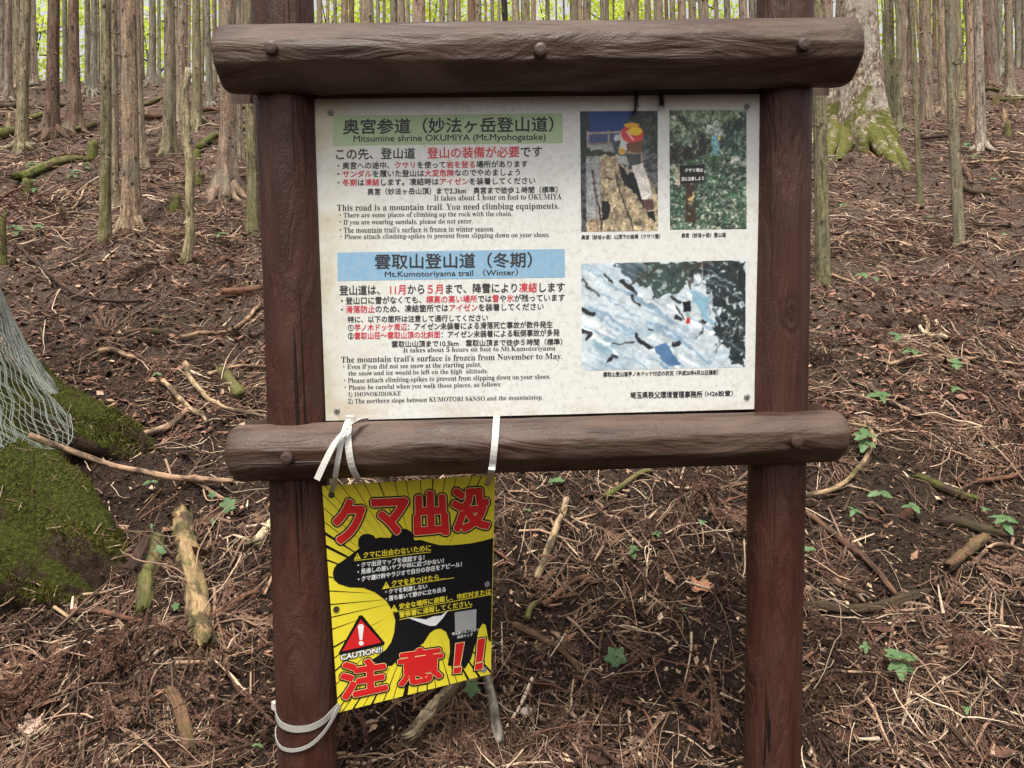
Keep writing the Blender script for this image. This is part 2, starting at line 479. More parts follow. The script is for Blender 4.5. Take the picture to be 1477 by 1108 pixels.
def trunk_geo(base, top, r, flare=0.6, hf=0.25, lobes=5, seed=0, sides=20, lean_r=0.75):
    rs = np.random.default_rng(seed)
    base = np.asarray(base, float); top = np.asarray(top, float)
    L = np.linalg.norm(top - base)
    hs = np.concatenate([[-0.25, -0.1, 0, .05, .1, .16, .23, .31, .4, .5, .65, .85, 1.1, 1.4], np.arange(1.9, L, 0.7), [L]])
    hs = hs[hs <= L]
    th = np.linspace(0, 2 * np.pi, sides, endpoint=False)
    lob = np.zeros(sides)
    for a in rs.permutation(np.arange(lobes) * 2 * np.pi / lobes + rs.normal(0, .25, lobes)):
        lob += np.exp(-(np.abs(np.angle(np.exp(1j * (th - a)))) / (1.5 / lobes)) ** 2) * rs.uniform(.6, 1.5)
    flute = 0.05 * np.sin(th * 3 + rs.uniform(0, 6)) + 0.045 * np.sin(th * 5 + rs.uniform(0, 6)) + rs.normal(0, .02, sides)
    hp = np.maximum(hs, 0)
    f = np.exp(-hp / hf)[:, None] * flare
    rr = r * (1 - (1 - lean_r) * hp[:, None] / max(L, 1)) * (1 + flute[None] * (0.6 + 1.3 * np.exp(-hp / .8))[:, None] + f * (0.35 + 0.9 * lob[None]))
    sway = rs.normal(0, 1, 2) * r * 0.25
    P = base[None] + (top - base)[None] * (hs / L)[:, None]
    P[:, 0] += sway[0] * np.sin(hs * 0.9 + rs.uniform(0, 6)) * np.clip(hs, 0, 1)
    Vx = P[:, None, :] + np.stack([np.cos(th)[None] * rr, np.sin(th)[None] * rr, 0 * rr], -1)
    rest = np.stack([np.cos(th)[None] * r + 0 * rr, np.sin(th)[None] * r + 0 * rr, hs[:, None] + 0 * rr], -1)
    n = len(hs)
    i = np.arange(n - 1)[:, None] * sides; j = np.arange(sides)[None]; k = (j + 1) % sides
    Fq = np.stack([i + j, i + k, i + sides + k, i + sides + j], -1).reshape(-1, 4)
    V = Vx.reshape(-1, 3); rest = rest.reshape(-1, 3)
    V = np.vstack([V, P[-1]]); rest = np.vstack([rest, [0, 0, L]])
    jj = np.arange(sides)
    cap = np.stack([(n - 1) * sides + jj, (n - 1) * sides + (jj + 1) % sides, np.full(sides, len(V) - 1)], -1)
    return V, [Fq, cap], rest

def root_geo(base, r, m, seed, reach=3.2, thick=0.50):
    rs = np.random.default_rng(seed)
    parts = []
    for a in np.arange(m) * 2 * np.pi / m + rs.normal(0, .35, m):
        ln = r * reach * rs.uniform(.7, 1.35) + r
        t = np.linspace(0, 1, 8)
        ang = a + np.cumsum(rs.normal(0, .12, 8))
        x = base[0] + np.cumsum(np.cos(ang)) * ln / 8 + np.cos(a) * r * .4
        y = base[1] + np.cumsum(np.sin(ang)) * ln / 8 + np.sin(a) * r * .4
        rad = r * thick * (1 - t) ** .8 + 0.006
        z = terrain(x, y) + rad * 0.35 + r * 1.5 * np.exp(-t * 4.5) - 0.03 * t
        parts.append(tube(np.stack([x, y, z], -1), rad, 7, 0.25, 6, seed + int(a * 10)))
    return merge(parts)

def add_tree(xt, xb, yb, w, ck, moss, flare, label, group=None, name='cedar_tree', depth=None, roots=None, seed=None, mat=None, cat='tree', sides=20):
    seed = int(xt * 7 + w * 13) % 9973 if seed is None else seed
    if depth is None:
        x, y = gxy(xb, yb)
    else:
        y = depth; x = at(xb, 300, y)[0]
    z = float(terrain(x, y))
    base = np.array([x, y, z])
    tp = at(xt, 0, y)
    top = base + (tp - base) * 1.0
    top = top + (top - base) * (2.0 / max(top[2] - base[2], 1))
    top[1] = y
    r = w / 2 / F * y
    rs = np.random.default_rng(seed)
    hf = 0.16 + r * 1.0
    root = thing(name, label, cat, base, group)
    c = np.array(BARK[ck]) * rs.uniform(.88, 1.12) * rs.uniform(.96, 1.04, 3)
    lobes = int(rs.integers(4, 7))
    V, fs, rest = trunk_geo(base, top, r, flare, hf, lobes, seed, sides)
    if w > 8:                                         # snapped-off dead branch stubs
        ex = [(V, fs, rest)]
        for k in range(int(rs.integers(5, 12))):
            hgt = rs.uniform(.7, max(top[2] - z - 1, 1.2)); a = rs.uniform(math.pi, 2 * math.pi)
            c0 = base + (top - base) * (hgt / (top[2] - z)); dv = np.array([math.cos(a), math.sin(a), rs.uniform(-.5, .5)])
            ln = rs.uniform(.03, .10)
            p0 = c0 + dv * [r * .8, r * .8, 0]
            v_, f_, r_ = tube(np.stack([p0, p0 + dv * (r * .2 + ln * .5), p0 + dv * (r * .2 + ln)]), [r * .16, r * .10, r * .06], 5)
            ex.append((v_, f_, np.zeros_like(v_) + [0, 0, hgt]))
        V, fs, rest = merge(ex)
    tr = new_mesh('trunk', V, fs, mat or M_bark, root, base, rest=rest)
    tr.color = (*c, moss)
    nr = roots if roots is not None else (int(rs.integers(4, 7)) if flare > 0.45 else 0)
    if nr and (y < 24):
        V, fs, rest = root_geo(base, r, nr, seed + 3, 2.2 + flare)
        ro = new_mesh('surface_roots', V, fs, mat or M_bark, root, base, rest=rest)
        ro.color = (*(c * 0.95), moss * 0.8)
    return root

# left side, from the frame's edge to the left post
LEFT = [
    (2, 3, 136, 11, 'b', 0, .5, 'blue-grey cedar trunk cut by the left edge of the view at the crest'),
    (12, 12, 143, 10, 'g', 0, .9, 'slim cedar with splayed pale roots beside the leftmost trunk'),
    (25, 25, 130, 9, 'g', 0, .4, 'thin grey cedar between the splay-rooted trunk and the large left cedar'),
    (37, 32, 215, 15, 'y', .25, .7, 'pale knotty cedar whose roots end behind the mossy fallen log'),
    (48, 51, 131, 8, 'g', 0, .9, 'slim crest cedar directly right of the pale knotty cedar, flared foot'),
    (77, 74, 200, 17, 'k', 0, 1.1, 'dark red-brown cedar with a wide claw-like root flare'),
    (94, 94, 131, 7, 'b', 0, .3, 'thin distant cedar standing between the two dark red-brown cedars'),
    (110, 108, 185, 15, 'r', .1, 1.0, 'reddish smooth-barked cedar with sprawling roots over a mossy log'),
    (126, 127, 133, 8, 'b', 0, .5, 'grey half of the touching pair of crest cedars right of the reddish cedar'),
    (135, 135, 137, 9, 'b', 0, .9, 'darker-footed half of the touching crest pair, with fanned roots'),
    (150, 151, 362, 15, 'o', .75, .35, 'near straight olive-barked cedar with a yellow mossy foot'),
    (163, 166, 300, 11, 'g', 0, .9, 'slender cedar squeezed between the olive cedar and the stout shaggy cedar'),
    (185, 190, 336, 23, 'p', .05, .75, 'stout shaggy-barked cedar, thickest near trunk left of the sign'),
    (197, 206, 241, 10, 'g', 0, 1.2, 'cedar hidden behind the stout shaggy one, long roots running right'),
    (204, 205, 124, 6, 'y', 0, .4, 'thin pale trunk on the crest just right of the stout shaggy cedar'),
    (218, 219, 126, 10, 'b', 0, .7, 'grey crest cedar in the bright gap right of the stout shaggy cedar'),
    (229, 230, 126, 5, 'b', 0, .4, 'very thin grey stem beside the crest cedar in the bright gap'),
    (244, 243, 221, 17, 'g', .35, .7, 'straight cedar with greenish lichen patch above its rooted foot'),
    (254, 255, 160, 5, 'y', 0, .3, 'thin pale stem pressed between two grey cedars behind the broken snag'),
    (264, 262, 173, 15, 'g', 0, .8, 'knot-studded grey cedar directly behind the broken snag'),
    (284, 284, 182, 13, 'o', .15, .8, 'cedar right of the broken snag with roots spreading rightward'),
    (299, 303, 155, 9, 'b', .2, .9, 'bluish cedar with forked roots beside the top beam end'),
    (309, 310, 136, 7, 'g', 0, .4, 'thin cedar half covered by the left end of the top beam'),
    (329, 326, 290, 22, 'p', .05, 1.2, 'big cedar with deep buttress roots just left of the left post'),
    (343, 346, 232, 8, 'g', 0, .9, 'small cedar showing behind the buttressed cedar by the left post'),
    (357, 366, 334, 15, 'o', .5, .45, 'greenish lichen-covered cedar hugging the left post'),
]
for t in LEFT:
    add_tree(*t, group='cedar trunks on the slope')

RIGHT = [
    (1181, 1188, 411, 20, 'o', .3, .15, 'green-grey cedar hugging the right post, foot among fallen needles'),
    (1195, 1196, 150, 13, 'p', 0, .4, 'tan cedar between the right post and the huge mottled tree'),
    (1284, 1288, 194, 15, 'o', .1, .5, 'grey-green cedar next to the huge mottled tree'),
    (1296, 1298, 199, 8, 'o', .1, .9, 'slim cedar fused behind the grey-green one by the huge mottled tree'),
    (1303, 1304, 143, 9, 'g', 0, .7, 'slim knotty cedar second right of the huge mottled tree'),
    (1314, 1313, 110, 9, 'k', 0, .8, 'dark crest trunk behind the thin bent sapling'),
    (1334, 1338, 184, 17, 'p', 0, .45, 'smooth pinkish cedar with small white roots right of the thin sapling'),
    (1347, 1348, 99, 6, 'k', 0, .8, 'dark thin crest trunk peeking right of the smooth pinkish cedar'),
    (1360, 1362, 170, 14, 'p', .1, .5, 'brownish knot-dotted cedar left of the near leaning pole tree'),
    (1381, 1384, 146, 11, 'o', .1, 1.0, 'cedar behind the near leaning pole tree with one big root'),
    (1398, 1401, 198, 11, 'p', .1, .4, 'pinkish half of the twin cedars right of the near pole tree'),
    (1409, 1415, 221, 13, 'w', 0, .5, 'pale grey half of the twin cedars, foot nearest the viewer'),
    (1421, 1426, 133, 11, 'r', 0, 1.1, 'brown cedar with splayed roots right of the twin cedars'),
    (1430, 1437, 127, 8, 'b', 0, .8, 'shaded grey cedar behind the brown splay-rooted one'),
    (1441, 1445, 109, 7, 'b', 0, .9, 'thin crest cedar two gaps left of the right edge'),
    (1455, 1456, 141, 11, 'g', 0, 1.0, 'straight pale cedar with claw roots beside the greenish far log'),
    (1468, 1470, 99, 9, 'b', 0, .7, 'crest cedar near the right edge, in the brightest light'),
    (1477, 1478, 105, 7, 'b', 0, .6, 'cedar trunk cut by the right edge of the view'),
]
for t in RIGHT:
    add_tree(*t, group='cedar trunks on the slope')
add_tree(1313, 1327, 280, 8, 'o', .2, .1, 'thin bent sapling in front of the smooth pinkish cedar', name='sapling', group='thin stems on the slope', roots=0)
add_tree(1372, 1383, 351, 15, 'o', .1, .08, 'near leaning pole tree with dull olive bark on the right slope', group='cedar trunks on the slope', roots=0)

# trunks seen above the top beam, between the post tops
MID = [(461, 9, 'g'), (472, 5, 'p'), (484, 6, 'b'), (497, 11, 'g'), (507, 9, 'r'), (528, 23, 'p'), (545, 6, 'b'), (554, 5, 'b'), (565, 11, 'o'), (580, 13, 'g'),
       (588, 7, 'g'), (605, 20, 'p'), (620, 2.5, 'k'), (637, 9, 'g'), (651, 13, 'g'), (662, 8, 'p'), (680, 12, 'r'), (692, 12, 'g'), (700, 4, 'p'), (711, 6, 'b'), (720, 5, 'g'),
       (731, 10, 'd'), (742, 12, 'y'), (755, 14, 'o'), (769, 8, 'p'), (791, 4, 'k'), (802, 2.5, 'k'), (813, 3, 'k'), (826, 13, 'o'), (836, 8, 'p'), (848, 13, 'g'), (868, 7, 'b'), (875, 7, 'b'),
       (884, 2.5, 'k'), (911, 23, 'g'), (934, 10, 'y'), (950, 15, 'g'), (961, 6, 'k'), (970, 9, 'o'), (983, 13, 'p'), (998, 12, 'o'), (1012, 16, 'g'), (1033, 7, 'b'), (1048, 10, 'b'),
       (1071, 13, 'p'), (1083, 8, 'b'), (1092, 9, 'g'), (1180, 8, 'g')]
CN = dict(g='grey-brown', p='pinkish tan', k='dark brown', o='olive grey', y='pale tan', b='blue-grey', d='black', w='pale', r='reddish brown')
ORD = 'first second third fourth fifth sixth seventh eighth ninth tenth eleventh twelfth'.split()
MARK = [(455, 'the left post top'), (605, 'the broad pinkish cedar'), (731, 'the black leaning trunk'), (911, 'the broadest grey cedar')]
for i, (x, w, ck) in enumerate(MID):
    d = min(max(0.27 * F / w, 10), 21)
    size = 'broad' if w > 14 else 'slim' if w > 6.5 else 'hair-thin' if w < 4.5 else 'thin'
    if x == 605: lab = 'broad pinkish cedar above the top beam, midway from left post to black trunk'
    elif x == 731: lab = 'black leaning trunk above the top beam, left of its middle bolt'
    elif x == 911: lab = 'broadest grey cedar above the top beam, right of its middle bolt'
    elif x == 1180: lab = 'slim grey cedar tight against the right post top, outer side'
    else:
        mk = [m for m in MARK if m[0] < x][-1]
        k = len([1 for (a, _, _) in MID if mk[0] < a < x])
        lab = f'{size} {CN[ck]} trunk above the top beam, {ORD[k]} right of {mk[1]}'
    xb = x + (3 if ck == 'd' else 0)
    add_tree(x - (4 if ck == 'd' else 0), xb, 60, w, ck, 0, .5, lab, group='trunks above the top beam', depth=d, roots=0, sides=14)

# slim trunks glimpsed behind the nearer ones along the crest
for x_, w_px, ck, d_ in ([(5, 7, 'g', 21), (19, 5, 'o', 22), (31, 6, 'b', 22), (44, 6, 'g', 21), (84, 5, 'g', 22), (103, 5, 'p', 23), (141, 6, 'g', 21), (157, 6, 'o', 22), (173, 6, 'b', 21), (200, 5, 'p', 22), (250, 6, 'b', 22), (258, 5, 'g', 23), (273, 5, 'p', 21), (292, 5, 'g', 22), (318, 6, 'o', 21), (338, 6, 'b', 22), (349, 5, 'g', 21), (362, 6, 'p', 22)]
        + [(1292, 6, 'p', 27), (1309, 6, 'b', 28), (1321, 5, 'g', 29), (1327, 5, 'p', 28), (1353, 5, 'g', 29), (1367, 6, 'o', 28), (1392, 6, 'b', 29), (1405, 6, 'p', 27), (1416, 6, 'g', 29), (1426, 5, 'p', 28), (1436, 5, 'g', 30), (1449, 5, 'o', 29), (1463, 6, 'p', 29), (1474, 5, 'b', 30)]):
    left = x_ < 500
    add_tree(x_, x_ + (1 if left else 2), 100, w_px, ck, 0, .5, ('slim far trunk half hidden among the crest cedars left of the sign' if left else 'slim far trunk half hidden among the crest cedars right of the sign'),
             group='slim far trunks left of the sign' if left else 'slim far trunks right of the sign', depth=d_, roots=0, sides=12)

# the huge mottled tree
x, y = gxy(1241, 218)
def big_tree():
    z = float(terrain(x, y)); base = np.array([x, y, z - .05])
    top = at(1238, 0, y); top = top + (top - base) * .3; top[1] = y
    root = thing('fir_tree', 'huge mottled flaky-barked tree with bright moss on its spreading foot', 'tree', base)
    r = 64 / 2 / F * y
    V, fs, rest = trunk_geo(base, top, r, .62, .62, 6, 77, 64)
    new_mesh('trunk', V, fs, M_fir, root, base, rest=rest)
    for pts, r0, up in (([(1236, 150), (1256, 195), (1280, 215), (1302, 226)], .12, .75), ([(1252, 150), (1276, 190), (1296, 208), (1312, 218)], .10, .8), ([(1222, 160), (1216, 200), (1208, 226)], .11, .5), ([(1206, 180), (1198, 208), (1190, 226)], .11, .4)):
        P = np.array([gxy(a, 216 + 10 * k) for k, (a, b) in enumerate(pts)])
        q = resample(P, 16); t = np.linspace(0, 1, 16)
        rad = r0 * (1 - t) ** .6 + .025
        zz = terrain(q[:, 0], q[:, 1]) + up * (1 - t) ** 2.2 - .03
        V, fs, rest = tube(np.column_stack([q, zz]), rad, 16, .28, 3, int(pts[0][0]))
        new_mesh('buttress_root', V, fs, M_fir, root, base, rest=V - base)
big_tree()

# broken snag left of the sign
def snag():
    x, y = gxy(273, 389); z = float(terrain(x, y)); base = np.array([x, y, z])
    tp = at(270, 98, y)
    t = np.linspace(0, 1, 26)
    P = base[None] * (1 - t)[:, None] + tp[None] * t[:, None]
    P[:, 0] += vnoise(t * 6, t * 0 + 3) * .05
    rad = (14 - 3 * t) / 2 / F * y * (1 + .35 * vnoise(t * 17, t * 0 + 9)) * np.where(t > .96, .55, 1)
    V, fs, rest = tube(P, rad, 12, .3, 5, 4)
    o = new_mesh('broken_snag', V, fs, M_bark, None, base, rest=rest)
    o.color = (.30, .24, .145, .6)
    tag(o, 'broken pale snag with a blunt splintered top, left of the left post', 'dead tree')
snag()

# ------------------------------------------------------------------ leafy trees beyond the crest
def leafy(px, d, crown_r, zc_px, label, n=1500, seed=0):
    rs = np.random.default_rng(seed)
    x = at(px, 60, d)[0]; z = float(terrain(x, d)); base = np.array([x, d, z])
    zc = at(px, zc_px, d)[2]
    root = thing('broadleaf_tree', label, 'tree', base, 'leafy trees beyond the crest')
    t = np.linspace(0, 1, 9)
    P = np.stack([x + vnoise(t * 3 + seed, t + 2) * .6, np.full(9, d), z - .3 + (zc + crown_r * .7 - z + .3) * t], -1)
    parts = [tube(P, .11 * (1 - t * .8), 8, .1, 1, seed)]
    for k in range(9):
        a = rs.uniform(0, 6.28); h = rs.uniform(.35, .95); p0 = P[int(h * 8)]
        e = p0 + np.array([math.cos(a), math.sin(a), .5]) * crown_r * rs.uniform(.5, 1)
        parts.append(tube(resample([p0, (p0 + e) / 2 + (0, 0, -.1), e], 6), np.linspace(.04, .01, 6), 5))
    V, fs, rest = merge(parts)
    tr = new_mesh('trunk', V, fs, M_bark, root, base, rest=rest); tr.color = (.12, .10, .08, 0)
    # crown: leaf sprays clustered about sub-centres
    nc = 26
    cc = rs.normal(0, .55, (nc, 3)) * [1, .7, 1] * crown_r + [x, d, zc]
    ci = rs.integers(0, nc, n)
    c = cc[ci] + rs.normal(0, .2, (n, 3)) * crown_r
    s = rs.uniform(.07, .15, n)[:, None]
    u = rs.normal(0, 1, (n, 3)); u /= np.linalg.norm(u, axis=1)[:, None]
    w = np.cross(u, rs.normal(0, 1, (n, 3))); w /= np.linalg.norm(w, axis=1)[:, None]
    q = np.stack([c - u * s, c + w * s * .5, c + u * s, c - w * s * .5], 1).reshape(-1, 3)
    new_mesh('crown', q, [np.arange(4 * n).reshape(-1, 4)], M_far, root, base, smooth=False)

LEAFY = [(58, 30, 2.2, 70, 'leafy bright tree filling the gap right of the pale knotty cedar'), (98, 32, 2.4, 60, 'bright green tree behind the gap between the two red-brown cedars'),
         (215, 31, 2.2, 70, 'yellow-green tree glowing in the gap right of the stout shaggy cedar'), (290, 33, 2.4, 40, 'light-green tree glowing beside the left end of the top beam'),
         (480, 30, 2.0, 10, 'bright leafy tree right of the left post top'), (560, 34, 2.6, 20, 'leafy tree glimpsed left of the broad pinkish cedar above the beam'), (630, 29, 2.0, 5, 'vivid lime-green tree right of the broad pinkish cedar'),
         (715, 33, 2.4, 20, 'leafy tree behind the black leaning trunk'), (795, 30, 2.4, 15, 'open lime-green tree above the middle bolt of the beam'), (890, 30, 2.2, 10, 'lime-green tree left of the broadest grey cedar'), (930, 33, 2.0, 15, 'leafy tree just right of the broadest grey cedar'),
         (1035, 32, 2.6, 15, 'bright leafy tree left of the right post top'), (1275, 36, 2.4, 30, 'leafy tree glimpsed right of the huge mottled tree'), (1345, 38, 3.0, 20, 'bright green tree behind the smooth pinkish cedar on the right'),
         (1390, 37, 2.4, 35, 'leafy tree behind the near leaning pole tree'), (1445, 38, 3.2, 40, 'bright leafy tree near the right edge beyond the crest')]
for i, (px, d, cr, zc, lab) in enumerate(LEAFY):
    leafy(px, d, cr, zc, lab, 1350, 100 + i)

# ------------------------------------------------------------------ the notice board
SN = np.array([-0.038, 1.0, 0.0]); SN /= np.linalg.norm(SN)
def bp(px, py, off=0.0):
    """point of the board's plane (moved OFF metres towards the viewer's side) seen in a photo direction"""
    d = ray(px, py)
    return d * ((2.0 * SN[1] - off) / (d @ SN))[..., None]

sign_o = bp(np.array(770.), np.array(1250.), -0.02); sign_o = np.array([sign_o[0], sign_o[1], float(terrain(sign_o[0], sign_o[1]))])
sign = thing('notice_board', 'brown log-framed trail notice board with white Japanese and English hiking warnings', 'notice board', sign_o)

def box8(c):
    """c: 8 corners, front quad (4, counter-clockwise) then back quad"""
    return np.asarray(c, float), [np.array([[0, 1, 2, 3], [7, 6, 5, 4], [0, 4, 5, 1], [1, 5, 6, 2], [2, 6, 7, 3], [3, 7, 4, 0]])]

def slab(quad_px, off, thick, fn=bp):
    q = np.array(quad_px, float)      # TL TR BR BL
    q = q[[3, 2, 1, 0]]
    return box8(np.vstack([fn(q[:, 0], q[:, 1], off), fn(q[:, 0], q[:, 1], off - thick)]))

def shear_end(V, rest, amount, L, r):
    """cut the underside of a log's ends back at a slant"""
    return V

for (x0, y0, w0), (x1, y1, w1), sd in (((407, -70, 84), (451, 1290, 86), 1), ((1134, -70, 79), (1110, 1290, 83), 2)):
    t = np.linspace(0, 1, 90)
    P = bp(x0 + (x1 - x0) * t, y0 + (y1 - y0) * t, -0.02)
    rad = (w0 + (w1 - w0) * t) / 2 / F * P[:, 1]
    V, fs, rest = tube(P, rad, 40, 0.035, 2.2, sd)
    new_mesh('post', V, fs, M_post, sign, sign_o, rest=rest)

def beam(name, A, B, hA, hB, off, seed, cut):
    t = np.concatenate([[0, .003, .010, .022], np.linspace(.035, .965, 110), [.978, .990, .997, 1]])
    P = bp(A[0] + (B[0] - A[0]) * t, A[1] + (B[1] - A[1]) * t, off)
    rad = (hA + (hB - hA) * t) / 2 / F * P[:, 1]
    e = np.minimum(t, 1 - t)
    rad = rad * np.interp(e, [0, .003, .010, .022, .035], [.88, .94, .98, 1.0, 1.0])
    V, fs, rest = tube(P, rad, 72, 0.04, 1.6, seed)
    n = len(t); a = V[:n * 72].reshape(n, 72, 3)
    th = np.linspace(0, 2 * np.pi, 72, endpoint=False)
    # hewn: long shallow axe facets, flattish underside, ends cut back below
    rg = lambda f, q, o: (1 - np.abs(2 * vnoise(t[:, None] * f + seed * 5 + o + np.cos(th)[None] * .5, np.sin(th)[None] * q + np.cos(th)[None] * q * .6 + seed + o))) ** 3
    k = 1 + .022 * np.sin(3 * th + 1.5 * seed)[None] + .045 * vnoise(t[:, None] * 5 + seed * 5, np.sin(th)[None] * 1.5 + np.cos(th)[None] * .8 + 30) + .045 * rg(4.5, 2.6, 0) + .02 * rg(11, 5, 9) - .03
    a[:] = P[:, None] + (a - P[:, None]) * k[..., None]
    for ph, lim, am in ((-50, .85, .05), (-12, .925, .06), (38, .91, .06), (80, .93, .03)):
        D = -SN * math.cos(R(ph)) + np.array([0, 0, 1.0]) * math.sin(R(ph))
        pr = ((a - P[:, None]) * D).sum(-1); lm = rad[:, None] * (lim + am * vnoise(t * 6.5 + ph + seed, t * 0 + ph)[:, None] + .02 * vnoise(t * 23 + ph, t * 0 + seed)[:, None])
        a -= D * (np.maximum(pr - lm, 0) * .9)[..., None]
    lo = P[:, None, 2] - rad[:, None] * .93
    a[..., 2] = np.where(a[..., 2] < lo, lo + (a[..., 2] - lo) * .25, a[..., 2])
    dn = np.clip((P[:, None, 2] - a[..., 2]) / rad[:, None], 0, 1)
    ax = P[-1] - P[0]
    a += ax[None, None] * (np.clip(.06 - t, 0, .06) / .06)[:, None, None] * dn[..., None] * cut
    a -= ax[None, None] * (np.clip(t - .94, 0, .06) / .06)[:, None, None] * dn[..., None] * cut
    V[:n * 72] = a.reshape(-1, 3)
    return new_mesh(name, V, fs, M_beam, sign, sign_o, rest=rest), P, rad

top_beam, TBP, TBR = beam('beam', (319, 87), (1228, 77), 95, 95, .06, 3, .003)
low_beam, LBP, LBR = beam('beam', (336, 655), (1211, 629), 84, 78, .05, 8, .004)

def part_box(name, quad, off, thick, mat, parent=sign):
    V, fs = slab(quad, off, thick)
    return new_mesh(name, V, fs, mat, parent, sign_o, rest=V - sign_o, smooth=False)
part_box('rear_beam', [(336, 70), (1196, 60), (1196, 138), (336, 150)], -.10, .07, M_beam)
part_box('rear_beam', [(353, 606), (1186, 582), (1186, 640), (353, 664)], -.10, .06, M_beam)
M_strip = mat_flat('grey_wood_strip', (.16, .135, .11), .7)
part_box('backing_board', [(455, 119), (1098, 111), (1094, 588), (474, 604)], -.013, .02, M_strip)

M_bolt = mat_flat('brown_painted_steel', (.058, .033, .026), .45, .35)
def bolt(px, py, axis_off, parent):
    c = bp(np.array(float(px)), np.array(float(py)), axis_off)
    n = -SN
    P = np.stack([c - n * .03, c + n * .010, c + n * .016, c + n * .018])
    V, fs, rest = tube(P, [.0155, .0155, .0145, .008], 18)
    new_mesh('bolt', V, fs, M_bolt, parent, sign_o, rest=rest, smooth=False)
for x_, y_ in ((392, 71), (779, 74), (1157, 66)): bolt(x_, y_, .06 + .076, top_beam)
for x_, y_ in ((415, 660), (1147, 636)): bolt(x_, y_, .05 + .069, low_beam)

BQ = [(453, 143), (1096, 136), (1097, 590), (470, 607)]
bo = bp(np.array(774.), np.array(369.))
Vb, fb = slab(BQ, 0.0, .012)
# finer front face so its edge can be a touch worn
panel = new_mesh('board_panel', Vb, fb, M_board, sign, sign_o, smooth=False)
# its own origin at its centre: the stain pattern is laid out from there
panel.data.transform(Matrix.Translation(Vector(sign_o - bo)))
panel.location = Vector(bo - sign_o)

def child(name, V, faces, mat, parent, world_o, **kw):
    """a mesh whose local frame is PARENT's: vertices given in world space, parent's world origin WORLD_O"""
    return new_mesh(name, V, faces, mat, parent, world_o, **kw)

# --- writing
SERIF = {}
for i in range(26):
    SERIF[chr(65 + i)] = chr(0x1D400 + i); SERIF[chr(97 + i)] = chr(0x1D41A + i)
for i in range(10): SERIF[str(i)] = chr(0x1D7CE + i)

def text_geo(body, red=(), serif=False, offset=0.0):
    cu = bpy.data.curves.new('writing', 'FONT')
    s = body
    flags = [0] * len(s)
    for r_ in red:
        sub, occ = r_ if isinstance(r_, tuple) else (r_, 0)
        p = -1
        for _ in range(occ + 1): p = s.index(sub, p + 1)
        for k in range(p, p + len(sub)): flags[k] = 1
    if serif: s = ''.join(SERIF.get(c, c) for c in s)
    cu.body = s; cu.fill_mode = 'FRONT'; cu.resolution_u = 4; cu.offset = offset
    cu.materials.append(M_ink); cu.materials.append(M_red)
    for k, fl in enumerate(flags): cu.body_format[k].material_index = fl
    ob = bpy.data.objects.new('writing', cu); col.objects.link(ob)
    dg = bpy.context.evaluated_depsgraph_get()
    ev = ob.evaluated_get(dg); me = ev.to_mesh()
    V = np.zeros(len(me.vertices) * 3, np.float32); me.vertices.foreach_get('co', V); V = V.reshape(-1, 3)[:, :2].astype(float)
    me.calc_loop_triangles()
    T = np.zeros(len(me.loop_triangles) * 3, np.int32); me.loop_triangles.foreach_get('vertices', T)
    mi = np.zeros(len(me.loop_triangles), np.int32)
    me.loop_triangles.foreach_get('material_index', mi)
    ev.to_mesh_clear()
    bpy.data.objects.remove(ob); bpy.data.curves.remove(cu)
    return V, T.reshape(-1, 3), mi

def place_text(body, L, Rr, h, off, fn, red=(), serif=False, bold=0.0, offset=0.0):
    """lay a line of writing from photo point L to Rr (its mid-height), h tall; returns V, tris, material index"""
    V, T, mi = text_geo(body, red, serif, offset)
    lo, hi = V.min(0), V.max(0)
    u = (V[:, 0] - lo[0]) / (hi[0] - lo[0]); v = (V[:, 1] - (lo[1] + hi[1]) / 2) / (hi[1] - lo[1])
    L = np.array(L, float); Rr = np.array(Rr, float)
    outV, outT, outM = [], [], []
    shifts = [(0, 0)] if not bold else [(-bold, 0), (bold, 0), (0, bold), (0, -bold)]
    for k, (sx, sy) in enumerate(shifts):
        p = L + (Rr - L) * u[:, None] + np.stack([0 * v + sx, -v * h + sy], -1)
        outV.append(fn(p[:, 0], p[:, 1], off + k * 4e-5)); outT.append(T + k * len(V)); outM.append(mi)
    return np.vstack(outV), np.vstack(outT), np.concatenate(outM)

def put_writing(name, items, mats, parent, world_o, label=None):
    V = []; T = []; M = []; o = 0
    for v, t, m in items:
        V.append(v); T.append(t + o); M.append(m); o += len(v)
    ob = new_mesh(name, np.vstack(V), [np.vstack(T)], None, parent, world_o, smooth=False, mats=mats, midx=np.concatenate(M))
    if label: ob['label'] = label
    return ob

TX = []
def w_(body, L, Rr, h, red=(), serif=False, bold=0.22):
    TX.append(place_text(body, L, Rr, h, 0.0006, bp, red, serif, bold if not serif else 0.0))
w_('奥宮参道（妙法ヶ岳登山道）', (495, 183), (798, 179), 22, bold=.5)
w_('Mitsumine shrine OKUMIYA (Mt.Myohogatake)', (510, 201.5), (787, 198.5), 12)
w_('この先、登山道　登山の装備が必要です', (485, 222.5), (782, 218.5), 16, ['登山の装備が必要'], bold=.3)
w_('・奥宮への途中、クサリを使って岩を登る場所があります', (487, 239), (761, 236.3), 10, ['クサリ', '岩を登る'])
w_('・サンダルを履いた登山は大変危険なのでやめましょう', (487, 251), (750, 248.3), 10, ['サンダル', '大変危険'])
w_('・冬期は凍結します。凍結時はアイゼンを装着してください', (487, 263.5), (772, 260.5), 10, ['冬期', '凍結', 'アイゼン'])
w_('奥宮（妙法ヶ岳山頂）まで2.3km　奥宮まで徒歩１時間（標準）', (530, 276.5), (804, 273.5), 9.5)
w_('It takes about 1 hour on foot to OKUMIYA', (626, 285.3), (810, 283.3), 8.6, serif=True)
w_('This road is a mountain trail. You need climbing equipments.', (486, 301), (806.5, 298), 11.5, serif=True)
